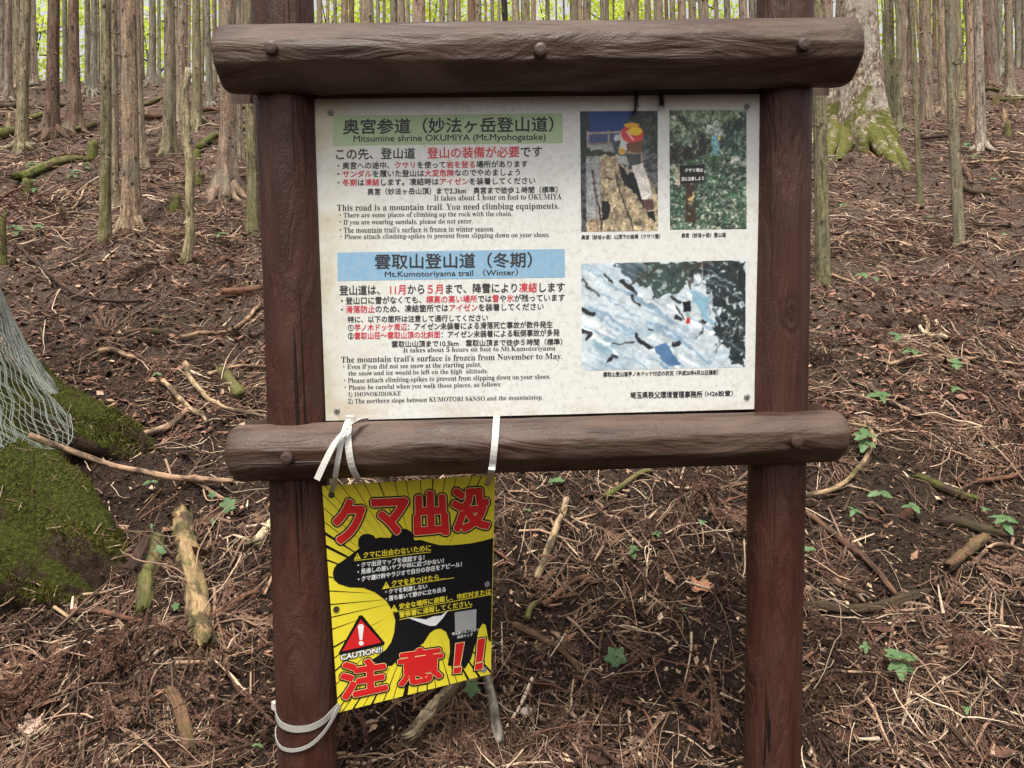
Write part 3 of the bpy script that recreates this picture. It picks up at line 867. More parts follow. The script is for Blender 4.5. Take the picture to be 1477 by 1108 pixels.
w_('・There are some places of climbing up the rock with the chain.', (489.6, 311.3), (739, 309), 9, serif=True)
w_('・If you are wearing sandals, please do not enter.', (489.6, 321.5), (682, 319.7), 9, serif=True)
w_("・The mountain trail's surface is frozen in winter season.", (490, 332), (713, 329.8), 8.5, serif=True)
w_('・Please attach climbing-spikes to prevent from slipping down on your shoes.', (491, 342.5), (793, 339.3), 9, serif=True)
w_('雲取山登山道（冬期）', (541, 377.7), (767, 374.8), 22, bold=.5)
w_('Mt.Kumotoriyama trail （Winter）', (555, 396), (747, 393.3), 12)
w_('登山道は、 11月から５月まで、降雪により凍結します', (489.6, 419), (814.5, 414), 14, ['11月', '５月', '凍結'], bold=.3)
w_('・登山口に雪がなくても、標高の高い場所では雪や氷が残っています', (492, 434), (814.5, 429), 10.5, ['標高の高い場所', ('雪', 1), '氷'])
w_('・滑落防止のため、凍結箇所ではアイゼンを装着してください', (492, 446.6), (784, 442), 10.5, ['滑落防止', 'アイゼン'])
w_('特に、以下の箇所は注意して通行してください', (501.5, 461), (703.5, 458.3), 9.5)
w_('①芋ノ木ドッケ周辺：アイゼン未装着による滑落死亡事故が数件発生', (502, 472.8), (797, 468), 10, ['芋ノ木ドッケ周辺'])
w_('②雲取山荘〜雲取山頂の北斜面：アイゼン未装着による転倒事故が多発', (502, 484.7), (807, 479.7), 10, ['雲取山荘〜雲取山頂の北斜面'])
w_('雲取山山頂まで10.3km　雲取山頂まで徒歩５時間（標準）', (565, 496.5), (811, 493), 9.5)
w_('It takes about 5 hours on foot to Mt.Kumotoriyama', (581.5, 506), (801, 503), 8.8, serif=True)
w_("The mountain trail's surface is frozen from November to May.", (492, 520), (811, 514.5), 11.5, serif=True)
w_('・Even if you did not see snow at the starting point,', (495, 530.2), (694, 526.5), 9, serif=True)
w_('the snow and ice would be left on the high  altitude.', (502.5, 539.6), (704, 535.8), 8.5, serif=True)
w_('・Please attach climbing-spikes to prevent from slipping down on your shoes.', (496, 550), (794, 543.8), 9, serif=True)
w_('・Please be careful when you walk those places, as follows:', (497, 560), (723, 555), 8.5, serif=True)
w_('1) IMONOKIDOKKE', (502, 569.7), (578, 568.2), 8, serif=True)
w_('2) The northern slope between KUMOTORI SANSO and the mountaintop.', (502, 579.8), (783, 573.6), 9, serif=True)
w_('奥宮（妙法ヶ岳）山頂下の岩場（クサリ場）', (838.7, 342.4), (952, 340.7), 6.5)
w_('奥宮（妙法ヶ岳）登山道', (983, 339.7), (1047, 338.6), 6.5)
w_('雲取山登山道芋ノ木ドッケ付近の状況（平成25年4月22日撮影）', (870.4, 540.3), (1036, 537), 7)
w_('埼玉県秩父環境管理事務所', (909, 570.2), (1013, 568.6), 9.5, bold=.3)
w_('（H26設置）', (1017, 568), (1057, 567.2), 8)
put_writing('lettering', TX, [M_ink, M_red], panel, bo)
def flat_quad(name, quad, off, mat, parent, world_o, fn=bp, thick=None):
    q = np.array(quad, float)[[3, 2, 1, 0]]
    return new_mesh(name, fn(q[:, 0], q[:, 1], off), [np.array([[0, 1, 2, 3]])], mat, parent, world_o, smooth=False)
def band_mat(name, c):
    m = N(name, .5, .4); v = m.n('ShaderNodeTexCoord').outputs['Object']
    m.color(m.mix(m.ramp(m.noise(v, 90, 5, .75), [(.35, GREY(.3)), (.65, GREY(0))]), c, (.48, .48, .43))); return m.m
g_ = flat_quad('title_band', [(480, 167), (811, 163.5), (812, 206.6), (480, 210.5)], .0003, band_mat('green_band', (.31, .42, .22)), panel, bo); g_['label'] = 'green title band'
g_ = flat_quad('title_band', [(486.4, 364.5), (814.5, 359.2), (815, 400.2), (487, 405.5)], .0003, band_mat('blue_band', (.17, .34, .50)), panel, bo); g_['label'] = 'blue title band'

# --- printed photographs, painted as a fine grid of tinted points
class Paint:
    def __init__(s, w, h, base, seed, grain=.5):
        s.grain = grain; s.gm = 1.0
        s.w, s.h = w, h
        s.u, s.v = np.meshgrid((np.arange(w) + .5) / w, (np.arange(h) + .5) / h)
        s.ar = h / w
        s.c = np.ones((h, w, 3)) * np.array(base, float); s.seed = seed
    def nz(s, fu, fv=None, k=0, oct=3):
        fv = fv or fu * s.ar; o = 0; a = 1.0
        for i in range(oct):
            o = o + a * vnoise(s.u * fu * 2 ** i + 13 * (k + s.seed), s.v * fv * 2 ** i + 7 * k); a *= .6
        return o
    def put(s, mask, c, a=1.0):
        m = (np.clip(mask, 0, 1) * a)[..., None]
        s.c = s.c * (1 - m) + np.array(c, float) * m
    def poly(s, pts, c, a=1.0, wob=0.0, k=0):
        u = s.u + (s.nz(18, k=k + 3) * wob if wob else 0); v = s.v + (s.nz(18, k=k + 9) * wob if wob else 0)
        ins = np.zeros(s.u.shape, bool); n = len(pts)
        for i in range(n):
            x0, y0 = pts[i]; x1, y1 = pts[(i + 1) % n]
            if y0 == y1: continue
            ins ^= ((v >= min(y0, y1)) & (v < max(y0, y1)) & (u < x0 + (v - y0) * (x1 - x0) / (y1 - y0)))
        s.put(ins.astype(float), c, a); return ins
    def line(s, pts, c, wd, a=1.0, wob=0.0):
        u = s.u + (s.nz(25, k=31) * wob if wob else 0); v = s.v + (s.nz(25, k=37) * wob if wob else 0)
        for (x0, y0), (x1, y1) in zip(pts[:-1], pts[1:]):
            dx, dy = x1 - x0, (y1 - y0) * s.ar
            t = np.clip(((u - x0) * dx + (v - y0) * s.ar * dy) / (dx * dx + dy * dy + 1e-9), 0, 1)
            d = np.hypot(u - x0 - t * dx, (v - y0) * s.ar - t * dy)
            s.put(np.clip((wd - d) / .006 + .5, 0, 1), c, a)
    def ell(s, x, y, rx, ry, c, a=1.0):
        s.put(np.clip((1 - np.hypot((s.u - x) / rx, (s.v - y) / ry)) * 8 + .5, 0, 1), c, a)
    def tex(s, amt, f, k=0, mask=1.0):
        s.c = s.c * (1 + amt * s.nz(f, k=k)[..., None] * (mask if np.isscalar(mask) else mask[..., None]))
    def mesh(s, name, quad, off, parent, world_o, label):
        q = np.array(quad, float)
        U, Vv = np.meshgrid(np.linspace(0, 1, s.w), np.linspace(0, 1, s.h))
        p = (q[0] * ((1 - U) * (1 - Vv))[..., None] + q[1] * (U * (1 - Vv))[..., None] + q[2] * (U * Vv)[..., None] + q[3] * ((1 - U) * Vv)[..., None]).reshape(-1, 2)
        P = bp(p[:, 0], p[:, 1], off)
        i = np.arange(s.h - 1)[:, None] * s.w; j = np.arange(s.w - 1)[None]
        Fq = np.stack([i + s.w + j, i + s.w + j + 1, i + j + 1, i + j], -1).reshape(-1, 4)
        # continuous tone: soften the brush edges, then grain of foliage / rock / snow at several scales
        for _ in range(2):
            c_ = np.pad(s.c, ((1, 1), (1, 1), (0, 0)), mode='edge')
            s.c = .4 * s.c + .15 * (c_[:-2, 1:-1] + c_[2:, 1:-1] + c_[1:-1, :-2] + c_[1:-1, 2:])
        gr = s.grain * s.gm if np.isscalar(s.gm) else (s.grain * s.gm)[..., None]
        s.c = s.c * (1 + gr * (.9 * s.nz(16, k=41, oct=2) + .8 * s.nz(42, k=43, oct=2))[..., None]) + gr * 26 * s.nz(70, k=47, oct=1)[..., None]
        c = np.clip(s.c, 0, 255) / 255; lin = np.where(c < .04045, c / 12.92, ((c + .055) / 1.055) ** 2.4)
        ob = new_mesh(name, P, [Fq], M_print, parent, world_o, col_attr=lin.reshape(-1, 3) * .84, smooth=False)
        ob['label'] = label
        return ob

rs_p = np.random.default_rng(21)
def photo_rock():
    p = Paint(168, 258, (168, 150, 120), 1, .24)
    p.tex(.55, 14, 1); p.put(sstep(.2, .5, p.nz(40, k=5)), (70, 62, 55), .7); p.put(sstep(.2, .5, p.nz(36, k=8)), (215, 205, 185), .6); p.tex(.25, 70, 21)
    p.poly([(0, .3), (.1, .33), (.07, 1), (0, 1)], (80, 80, 82), 1, .03)
    p.put((p.nz(22, k=2) > .1) & (p.u < .08) & (p.v > .3), (35, 35, 36))
    p.poly([(0, 0), (1, 0), (1, .3), (0, .3)], (24, 58, 124))
    p.poly([(.0, .28), (.55, .26), (.55, .36), (.0, .36)], (150, 152, 150)); p.poly([(0, .33), (.5, .34), (.45, .37), (0, .38)], (52, 55, 45), 1, .04)
    m = p.poly([(.6, .12), (.68, .05), (.72, 0), (1, 0), (1, .42), (.9, .36), (.78, .3), (.72, .15)], (38, 46, 38), 1, .06); p.put(m & (p.nz(30, k=4) > .2), (95, 105, 90), .8)
    m = p.poly([(0, 0), (.1, 0), (.13, .1), (.06, .24), (.12, .36), (0, .36)], (33, 40, 30), 1, .06)
    m = p.poly([(.8, .32), (1, .36), (1, .7), (.82, .5)], (105, 105, 105), 1, .03); p.put(m & (p.nz(20, 60, k=6) > .05), (55, 56, 58))
    p.line([(.1, .185), (.56, .175)], (170, 155, 140), .014); p.line([(.1, .275), (.5, .265)], (125, 110, 98), .014)
    for i in range(12): p.line([(.13 + i * .035, .19), (.13 + i * .035, .27)], (120, 105, 95), .006)
    for x_ in (.1, .37): p.line([(x_, .17), (x_, .3)], (160, 145, 130), .014)
    m = p.poly([(.07, .38), (.25, .37), (.26, .9), (.07, .9)], (152, 152, 150), 1, .01); p.tex(.25, 40, 9, m.astype(float))
    p.poly([(.27, .75), (.36, .745), (.38, .8), (.35, .89), (.28, .9)], (22, 22, 24), 1, .02)
    p.line([(.16, .5), (.2, .7), (.26, .88), (.27, 1)], (52, 46, 44), .012, 1, .02); p.line([(.17, .52), (.22, 1)], (120, 85, 75), .006)
    p.line([(.45, .5), (.5, .66), (.6, .84), (.69, 1)], (60, 55, 50), .009, 1, .02); p.line([(.25, .55), (.5, .56), (.6, .62)], (70, 60, 50), .007, 1, .03)
    p.poly([(.48, .44), (.6, .5), (.7, .52), (.79, .68), (.83, .82), (.76, .74), (.66, .66), (.56, .6)], (24, 24, 28), 1, .02)
    p.poly([(.45, .2), (.55, .16), (.62, .24), (.62, .34), (.5, .36), (.44, .32)], (205, 205, 205), 1, .03); p.poly([(.42, .26), (.52, .25), (.5, .38), (.43, .36)], (62, 78, 80), 1, .03)
    p.poly([(.47, .36), (.62, .36), (.78, .36), (.78, .46), (.62, .49), (.5, .43)], (66, 72, 70), 1, .01); p.poly([(.47, .37), (.6, .38), (.62, .46), (.5, .44)], (165, 168, 160), 1, .03)
    p.poly([(.66, .46), (.8, .43), (.86, .55), (.93, .7), (.8, .75), (.73, .6)], (222, 216, 206), 1, .01)
    p.poly([(.59, .27), (.8, .25), (.81, .33), (.76, .35), (.6, .34)], (105, 72, 52), 1, .01)
    p.ell(.67, .19, .145, .075, (205, 60, 60)); p.ell(.66, .12, .1, .022, (235, 170, 40)); p.ell(.71, .17, .09, .035, (240, 200, 40)); p.ell(.7, .235, .11, .02, (215, 70, 70)); p.line([(.6, .17), (.68, .24)], (235, 215, 210), .01)
    p.ell(.53, .335, .04, .03, (200, 150, 70)); p.line([(.6, .47), (.61, .52)], (170, 165, 150), .016)
    p.poly([(.79, .735), (.93, .73), (.95, .82), (.85, .835)], (92, 62, 62), 1, .01); p.poly([(.85, .84), (.95, .835), (.97, .93), (.87, .88)], (25, 24, 26), 1, .01)
    p.gm = np.where((p.c[..., 2] > p.c[..., 0] * 2.2) | (np.hypot(p.u - .68, (p.v - .2) * 1.5) < .17), .08, 1.0)
    p.mesh('photo_print', [(836.6, 160.7), (948.7, 160), (949, 333), (838.3, 334.5)], .0004, panel, bo, 'photo of a climber with a yellow pack on a chain slope')

def photo_woods():
    p = Paint(168, 258, (70, 92, 74), 2)
    t = 1 - sstep(.0, .42, p.v)
    p.put(t, (160, 180, 140), .8)
    p.put(sstep(.0, .35, p.nz(9, k=1)), (40, 56, 46), .75); p.put(sstep(.15, .4, p.nz(34, k=2)), (222, 224, 200), .75); p.put(sstep(.1, .35, p.nz(40, k=3)) * (p.v > .5), (28, 44, 36), .8)
    p.put(sstep(.2, .42, p.nz(36, 80, k=7)) * (p.v > .5), (225, 215, 195), .85); p.put(sstep(.15, .4, p.nz(44, k=9)) * (p.v > .5), (70, 110, 84), .7)
    m = p.poly([(.72, .1), (1, .0), (1, .38), (.85, .4), (.7, .3)], (44, 66, 58), 1, .08); p.put(m & (p.nz(26, 10, k=4) > .15), (120, 150, 130), .7)
    m = p.poly([(0, .33), (.25, .3), (.45, .22), (.52, .3), (.45, .38), (.2, .42), (0, .45)], (45, 42, 38), 1, .08)
    p.poly([(.46, .14), (.6, .1), (.7, .16), (.66, .22), (.5, .2)], (205, 208, 205), .9, .06)
    for pts in ([(0, .02), (.12, .05), (.25, .17)], [(.14, 0), (.2, .1), (.36, .13)], [(.55, 0), (.52, .1), (.4, .14)], [(.0, .2), (.13, .12)], [(.9, .38), (.97, .2), (.98, .05)]): p.line(pts, (70, 62, 52), .012, .9, .03)
    p.poly([(.55, .22), (.65, .21), (.66, .3), (.64, .38), (.54, .37)], (120, 165, 165), 1, .04); p.ell(.6, .235, .04, .02, (110, 170, 205)); p.ell(.645, .235, .02, .02, (220, 180, 90)); p.ell(.59, .41, .08, .025, (70, 96, 62))
    p.poly([(.22, .42), (.33, .42), (.34, .47), (.22, .47)], (70, 105, 70), 1, .02)
    p.poly([(.05, .47), (.14, .46), (.15, .62), (.07, .63)], (200, 180, 160), .8, .05)
    p.poly([(.13, .465), (.45, .455), (.46, .6), (.14, .625)], (30, 25, 23)); p.poly([(.4, .5), (.46, .5), (.46, .58), (.42, .58)], (215, 205, 190), .9, .04)
    m = p.poly([(.21, .62), (.33, .61), (.34, .94), (.2, .94)], (66, 52, 38)); p.poly([(.22, .72), (.32, .7), (.33, .76), (.24, .77)], (205, 170, 115), .9, .05)
    p.poly([(.8, .4), (1, .42), (1, .47), (.72, .46)], (215, 212, 200), .7, .05)
    for i in range(70):
        a_, b_ = rs_p.uniform(0, 1), rs_p.uniform(0, .45)
        p.line([(a_, b_), (a_ + rs_p.normal(0, .05), b_ + rs_p.uniform(.03, .16))], [(40, 46, 36), (196, 206, 176), (96, 120, 92)][i % 3], rs_p.uniform(.003, .008), .7, .05)
    for i in range(110):
        p.ell(rs_p.uniform(0, 1), rs_p.uniform(.5, 1), rs_p.uniform(.012, .035), rs_p.uniform(.006, .016), [(206, 202, 178), (34, 52, 42), (84, 128, 96), (24, 36, 30)][i % 4], .65)
    p.poly([(.13, .465), (.45, .455), (.46, .6), (.14, .625)], (30, 25, 23))
    p.mesh('photo_print', [(965.3, 159), (1076.8, 159), (1076.8, 330.3), (966.4, 331.4)], .0004, panel, bo, 'photo of a dark wooden sign among green undergrowth')

def photo_snow():
    p = Paint(330, 220, (202, 212, 217), 3, .15)
    d = p.u * 1.4 - p.v
    st = vnoise((p.u + p.v * .9) * 2 + 3, (p.v - p.u * .75) * 26) + .6 * vnoise((p.u + p.v * .9) * 5, (p.v - p.u * .75) * 60 + 9)
    p.put(sstep(.0, .6, st), (140, 166, 190), .65); p.put(sstep(0, .9, p.nz(7, k=1)), (150, 178, 192), .6); p.tex(.06, 60, 4)
    p.put(sstep(.1, .5, p.nz(6, k=12)) * (p.u < .5) * (p.v > .6), (120, 155, 170), .7)
    for i in range(26):
        a_, b_ = rs_p.uniform(-.1, .75), rs_p.uniform(0, .95); l_ = rs_p.uniform(.08, .3)
        p.line([(a_, b_), (a_ + l_ * .5, b_ + l_ * rs_p.uniform(.3, .6)), (a_ + l_, b_ + l_ * 1.0)], [(242, 246, 246), (128, 158, 182)][i % 2], rs_p.uniform(.004, .012), .75, .03)
    p.poly([(.18, 0), (.4, 0), (.36, .14), (.3, .2), (.22, .1)], (70, 84, 92), .95, .05)
    m = p.poly([(.34, 0), (.75, 0), (.7, .12), (.62, .18), (.55, .3), (.46, .36), (.42, .24), (.33, .2)], (52, 68, 62), .95, .06); p.put(m * sstep(.1, .4, p.nz(34, k=3)), (190, 200, 196), .7)
    m = p.poly([(.7, 0), (1, 0), (1, 1), (.93, .95), (.86, .78), (.8, .62), (.84, .45), (.78, .28), (.66, .12)], (38, 48, 48), .97, .08); p.put(m * sstep(.22, .5, p.nz(44, k=6)), (205, 215, 218), .9); p.put(m * sstep(.05, .4, p.nz(30, k=5)), (22, 30, 30), .8)
    p.poly([(.66, .3), (.74, .28), (.78, .4), (.8, .6), (.72, .52), (.68, .4)], (128, 170, 188), .9, .05)
    p.poly([(.43, .8), (.5, .76), (.56, .86), (.62, .97), (.55, .98), (.47, .9)], (75, 112, 152), .95, .03); p.line([(.33, .68), (.37, .74), (.42, .8)], (28, 34, 40), .013, 1, .02)
    for pts, wd in (([(.25, .17), (.3, .24), (.33, .3)], .013), ([(.3, .32), (.35, .4)], .006), ([(.14, .1), (.2, .18)], .006), ([(0, .43), (.07, .48)], .014), ([(0, .62), (.05, .66), (.04, .7)], .012), ([(.16, .92), (.19, .87), (.22, .88)], .01), ([(.19, .76), (.32, .74)], .004), ([(.55, .33), (.6, .38)], .01), ([(.57, .42), (.63, .54)], .005), ([(.58, .52), (.6, .54)], .012), ([(.56, .77), (.59, .77)], .014), ([(.73, .57), (.75, .58)], .012), ([(.41, .62), (.43, .63)], .006)):
        p.line(pts, (30, 30, 32), wd, .95, .02)
    for pts in ([(.3, .2), (.37, .12), (.4, .0)], [(.64, .0), (.63, .15), (.66, .24)], [(.69, .02), (.66, .2)], [(.62, .05), (.8, .02)], [(0, .15), (.05, .22), (.1, .3)], [(.35, .18), (.5, .04)], [(.75, .0), (.72, .14)]): p.line(pts, (60, 55, 48), .008, .9, .03)
    for i in range(46):
        a_, b_ = rs_p.uniform(0, .8), rs_p.uniform(-.1, .95); l_ = rs_p.uniform(.05, .25)
        p.line([(a_, b_), (a_ + l_ * .5, b_ + l_ * .4), (a_ + l_, b_ + l_ * .95)], (150, 170, 186), .004, rs_p.uniform(.3, .7), .03)
    for i in range(40):
        a_, b_ = rs_p.uniform(.5, 1), rs_p.uniform(0, .7)
        if a_ < .72 and b_ > .2: continue
        p.line([(a_, b_), (a_ + rs_p.normal(0, .03), b_ + rs_p.uniform(.05, .25))], (24, 30, 30) if i % 3 else (200, 210, 212), .005, .8, .04)
    p.poly([(.615, .38), (.66, .37), (.665, .47), (.62, .47)], (20, 20, 26), 1, .01); p.ell(.645, .355, .013, .02, (190, 190, 190)); p.poly([(.635, .47), (.658, .47), (.656, .53), (.64, .53)], (150, 165, 165)); p.poly([(.633, .53), (.655, .53), (.655, .575), (.635, .58)], (190, 40, 40), 1, .01)
    p.mesh('photo_print', [(838.3, 380.5), (1075.7, 375.3), (1075, 529.5), (839.5, 534.9)], .0004, panel, bo, 'photo of a hiker on a snowy slope')
photo_rock(); photo_woods(); photo_snow()
M_white_ink = mat_flat('white_ink', (.75, .74, .70), .5)
put_writing('lettering', [place_text('クサリ場は', (988, 245.8), (1014, 245.3), 5.5, .0008, bp, bold=.2), place_text('足に注意しよう', (983, 258.3), (1015, 257.3), 5.5, .0008, bp, bold=.2)], [M_white_ink, M_white_ink], panel, bo, 'tiny white writing on the photographed wooden sign')

for x_, y_ in ((477, 163), (1077, 154), (486, 592), (1077, 572)):
    c = bp(np.array(float(x_)), np.array(float(y_)), 0)
    V, fs, rest = tube(np.stack([c + SN * .002, c - SN * .003, c - SN * .005]), [.0078, .0074, .004], 16)
    new_mesh('screw', V, fs, M_steel, panel, bo, rest=rest, smooth=False)
    V, fs, rest = tube(np.stack([c - SN * .004, c - SN * .0056]), [.0026, .0022], 8)
    new_mesh('screw_recess', V, fs, M_ink, panel, bo, rest=rest, smooth=False)

# ------------------------------------------------------------------ bear warning poster
pc = [at(464.5, 701, 1.955), at(488, 1028, 1.985), at(714, 685, 2.20)]
PN = np.cross(pc[1] - pc[0], pc[2] - pc[0]); PN /= np.linalg.norm(PN)
if PN[1] < 0: PN = -PN
def pp(px, py, off=0.0):
    d = ray(px, py)
    return d * ((pc[0] @ PN - off) / (d @ PN))[..., None]
PQ = [(464.5, 701), (714, 685), (708, 972), (488, 1028)]
po = pp(np.array(588.), np.array(692.))
poster = thing('bear_warning_poster', 'yellow and black bear warning poster with red Japanese lettering, tied to the left post', 'poster', po)
M_yel = mat_flat('yellow_print', (.76, .635, .04), .32, .35)
M_blk = mat_flat('black_print', (.010, .009, .010), .38, .22)
M_rp = mat_flat('red_print', (.60, .02, .02), .32, .35)
M_cream = mat_flat('cream_print', (.80, .66, .28), .32, .5)
M_wht = mat_flat('white_print', (.78, .78, .76), .32, .5)
V, fs = slab(PQ, 0, .003, pp)
new_mesh('panel', V, fs, M_yel, poster, po, smooth=False)

def tri_poly(pts_px, off, fn=pp):
    """fill a simple polygon by ear clipping (mathutils)"""
    from mathutils.geometry import tessellate_polygon
    P = np.array(pts_px, float)
    T = tessellate_polygon([[Vector((a, b, 0)) for a, b in P]])
    return fn(P[:, 0], P[:, 1], off), np.array([t[::-1] for t in T])

def polys(name, lst, mat, parent=poster, world_o=None, label=None):
    world_o = po if world_o is None else world_o
    V, T, o = [], [], 0
    for v, t in lst:
        V.append(v); T.append(t + o); o += len(v)
    ob = new_mesh(name, np.vstack(V), [np.vstack(T)], mat, parent, world_o, smooth=False)
    if label: ob['label'] = label
    return ob

def perim(t):
    q = np.array(PQ, float); k = int(t) % 4; f = t - int(t)
    return q[k] * (1 - f) + q[(k + 1) % 4] * f
lines = []
rs = np.random.default_rng(3)
C0 = np.array([612., 860.])
for t in np.sort(np.concatenate([np.arange(0.03, 1, .075), np.arange(2.0, 3, .07), np.arange(3.0, 4, .06)])) :
    t = t + rs.uniform(-.015, .015)
    if not (0 < t < 4): continue
    wdt = rs.choice([.0025, .004, .008, .016], p=[.45, .3, .15, .10])
    a, b = perim(max(t - wdt, int(t))), perim(min(t + wdt, int(t) + .9999))
    m = (a + b) / 2; e = m + (C0 - m) * rs.uniform(.35, .8)
    m1 = m + (C0 - m) * .003
    lines.append((pp(np.array([a[0], b[0], e[0]]), np.array([a[1], b[1], e[1]]), .0003 + 2e-6 * len(lines)), np.array([[0, 2, 1]])))
polys('speed_lines', lines, M_blk)
Z3 = lambda x, y: (480 + x * .4062, 680 + y * .4062)
BEAR = [(577, 236), (540, 245), (500, 254), (460, 259), (420, 262), (380, 262), (340, 252), (312, 243), (290, 245), (286, 228), (275, 212), (260, 204), (243, 203), (226, 210), (212, 222), (204, 236), (190, 236), (170, 234), (152, 238), (145, 228), (130, 222), (113, 222), (98, 230), (90, 245), (90, 262), (95, 272),
        (80, 284), (60, 300), (35, 318), (15, 330), (4, 345), (0, 360), (4, 384), (20, 400), (60, 412), (110, 414), (150, 430), (190, 460), (212, 495), (222, 530), (218, 572), (208, 605), (190, 632), (160, 655), (140, 668), (170, 692), (210, 690), (240, 660), (300, 625), (322, 610), (345, 574), (362, 562), (382, 558), (402, 570), (414, 600), (416, 640), (408, 690), (438, 692), (470, 700), (492, 664), (520, 560), (532, 540), (543, 545), (553, 600), (577, 606)]
BEARP = []
for i, (a, b) in enumerate(BEAR):
    x_, y_ = Z3(a, b)
    BEARP.append((min(x_, 713.3 - (y_ - 685) * .021), y_))
polys('bear_silhouette', [tri_poly(BEARP, .0006)], M_blk)
polys('chest_mark', [tri_poly([Z3(*q) for q in [(262, 518), (300, 522), (330, 526), (356, 515), (385, 512), (412, 490), (392, 520), (366, 548), (345, 549), (318, 540)]], .0009)], M_wht)

Z8 = lambda x, y: (380 + x * .278, 800 + y * .278)
Z7 = lambda x, y: (440 + x * .2076, 590 + y * .2076)
SW, SY = [], []
def pw(body, a, b, h, lst, bold=.18): lst.append(place_text(body, a, b, h, .0009, pp, bold=bold))
pw('クマに出会わないために', (524, 801), (621.6, 790), 9, SY, .3)
pw('・クマ出没マップを確認する！', (516, 815.5), (612, 804), 7.6, SW, .3)
pw('・見通しの悪いヤブや林に近づかない！', (516, 825), (640, 808.5), 7.6, SW, .3)
pw('・クマ避け鈴やラジオで自分の存在をアピール！', (516.5, 835.8), (666, 813.8), 7.6, SW, .3)
pw('クマを見つけたら…', (565, 842), (642, 831.5), 8.6, SY, .3)
pw('・クマを刺激しない', (556, 854), (616, 845.5), 7.2, SW, .25)
pw('・落ち着いて静かに立ち去る', (556.5, 864), (642.7, 850), 7.2, SW, .25)
pw('安全な場所に避難し、市町村または', (576, 875), (708, 853), 8.4, SY, .25)
pw('警察署に通報してください。', (576, 887), (681, 869.5), 8.4, SY, .25)
pw('埼玉県ツキノワグマ', Z8(978, 412), Z8(1118, 390), 4.4, SW, .1)
pw('出没マップ', Z8(1006, 428), Z8(1085, 415), 4.2, SW, .1)
put_writing('lettering', SW[0:3], [M_wht, M_wht], poster, po, 'white advice lines under the first heading')
put_writing('lettering', SW[3:5], [M_wht, M_wht], poster, po, 'white advice lines under the second heading')
put_writing('lettering', SW[5:7], [M_wht, M_wht], poster, po, 'tiny white caption under the grey square')
put_writing('lettering', SY[0:1], [M_yel, M_yel], poster, po, 'first small yellow heading')
put_writing('lettering', SY[1:2], [M_yel, M_yel], poster, po, 'second small yellow heading')
put_writing('lettering', SY[2:4], [M_yel, M_yel], poster, po, 'last yellow heading in two lines')
und = []
def underline(a, b):
    a = np.array(a); b = np.array(b); n = np.array([0, .9])
    und.append((pp(np.array([a[0], b[0], b[0], a[0]]), np.array([a[1], b[1], b[1] + .9, a[1] + .9]), .0008), np.array([[0, 2, 1], [0, 3, 2]])))
underline((511, 808.5), (621.6, 795.8)); underline((551, 849.2), (655, 833)); underline(Z8(660, 300), Z8(1185, 205)); underline(Z8(705, 336), Z8(1080, 270))
def warn(cx, cy, s):
    und.append((pp(np.array([cx, cx + s, cx - s]), np.array([cy - s, cy + s * .75, cy + s * 1.0]), .0008), np.array([[0, 1, 2]])[:, ::-1]))
for c_ in ((515.5, 802.5), (557, 844), Z8(678, 278)): warn(*c_, 5.2)
polys('heading_rule', und, M_yel)
ex = []
for (cx, cy) in ((515.5, 802.5), (557, 844), Z8(678, 278)):
    ex.append((pp(np.array([cx - .7, cx + .7, cx + .4, cx - .4]), np.array([cy - 2.4, cy - 2.5, cy + 1.8, cy + 1.9]), .0010), np.array([[0, 2, 1], [0, 3, 2]])))
polys('warning_mark', ex, M_blk)
flat_quad('grey_square', [Z8(992, 300), Z8(1105, 283), Z8(1103, 385), Z8(995, 402)], .0008, mat_flat('grey_print', (.36, .36, .35)), poster, po, pp)

# caution triangle
polys('caution_triangle', [tri_poly([Z8(497, 316), Z8(512, 314), Z8(630, 458), Z8(625, 470), Z8(400, 521), Z8(389, 512)], .0007)], M_blk, label='black border of the caution triangle')
polys('caution_triangle', [tri_poly([Z8(504, 336), Z8(613, 456), Z8(408, 502)], .0010)], M_rp, label='red caution triangle')
polys('exclamation_mark', [tri_poly([Z8(489, 372), Z8(497, 362), Z8(513, 361), Z8(521, 370), Z8(513, 442), Z8(499, 444)], .0012),
                           tri_poly([Z8(507 + 13 * math.cos(a), 460 + 12 * math.sin(a)) for a in np.linspace(0, 6.28, 14, endpoint=False)], .0012)], M_wht)

def dil_text(body, quad, layers, off):
    """one heavy glyph set into a photo quad (TL TR BR BL); layers = [(spread px, material list index)] from widest to narrowest"""
    V, T, _ = text_geo(body)
    lo, hi = V.min(0), V.max(0)
    u = ((V[:, 0] - lo[0]) / (hi[0] - lo[0]))[:, None]; v = (1 - (V[:, 1] - lo[1]) / (hi[1] - lo[1]))[:, None]
    q = np.array(quad, float)
    p = q[0] * (1 - u) * (1 - v) + q[1] * u * (1 - v) + q[2] * u * v + q[3] * (1 - u) * v
    res = []
    for li, (sp, mi) in enumerate(layers):
        n = 18
        for k in range(n + 1):
            a = 2 * np.pi * k / n; s_ = sp if k < n else 0
            P = pp(p[:, 0] + s_ * math.cos(a), p[:, 1] + s_ * math.sin(a), off + li * .00042 + k * 2e-5)
            res.append((P, T, np.full(len(T), mi)))
    return res
BIG = []
LAY = [(6.2, 0), (4.0, 1), (3.1, 2)]
inset = 3.1
def big(ch, quad, sp=LAY):
    q = np.array(quad, float); c = q.mean(0)
    k = sp[-1][0]
    q = c + (q - c) * (1 - k * 2 / np.linalg.norm(q[1] - q[0]))
    BIG.extend(dil_text(ch, q, sp, .0011))
big('ク', [Z7(196, 618), Z7(425, 618), Z7(405, 930), Z7(190, 950)])
big('マ', [Z7(455, 625), Z7(722, 612), Z7(722, 870), Z7(490, 885)])
big('出', [Z7(752, 565), Z7(985, 558), Z7(1005, 880), Z7(755, 905)])
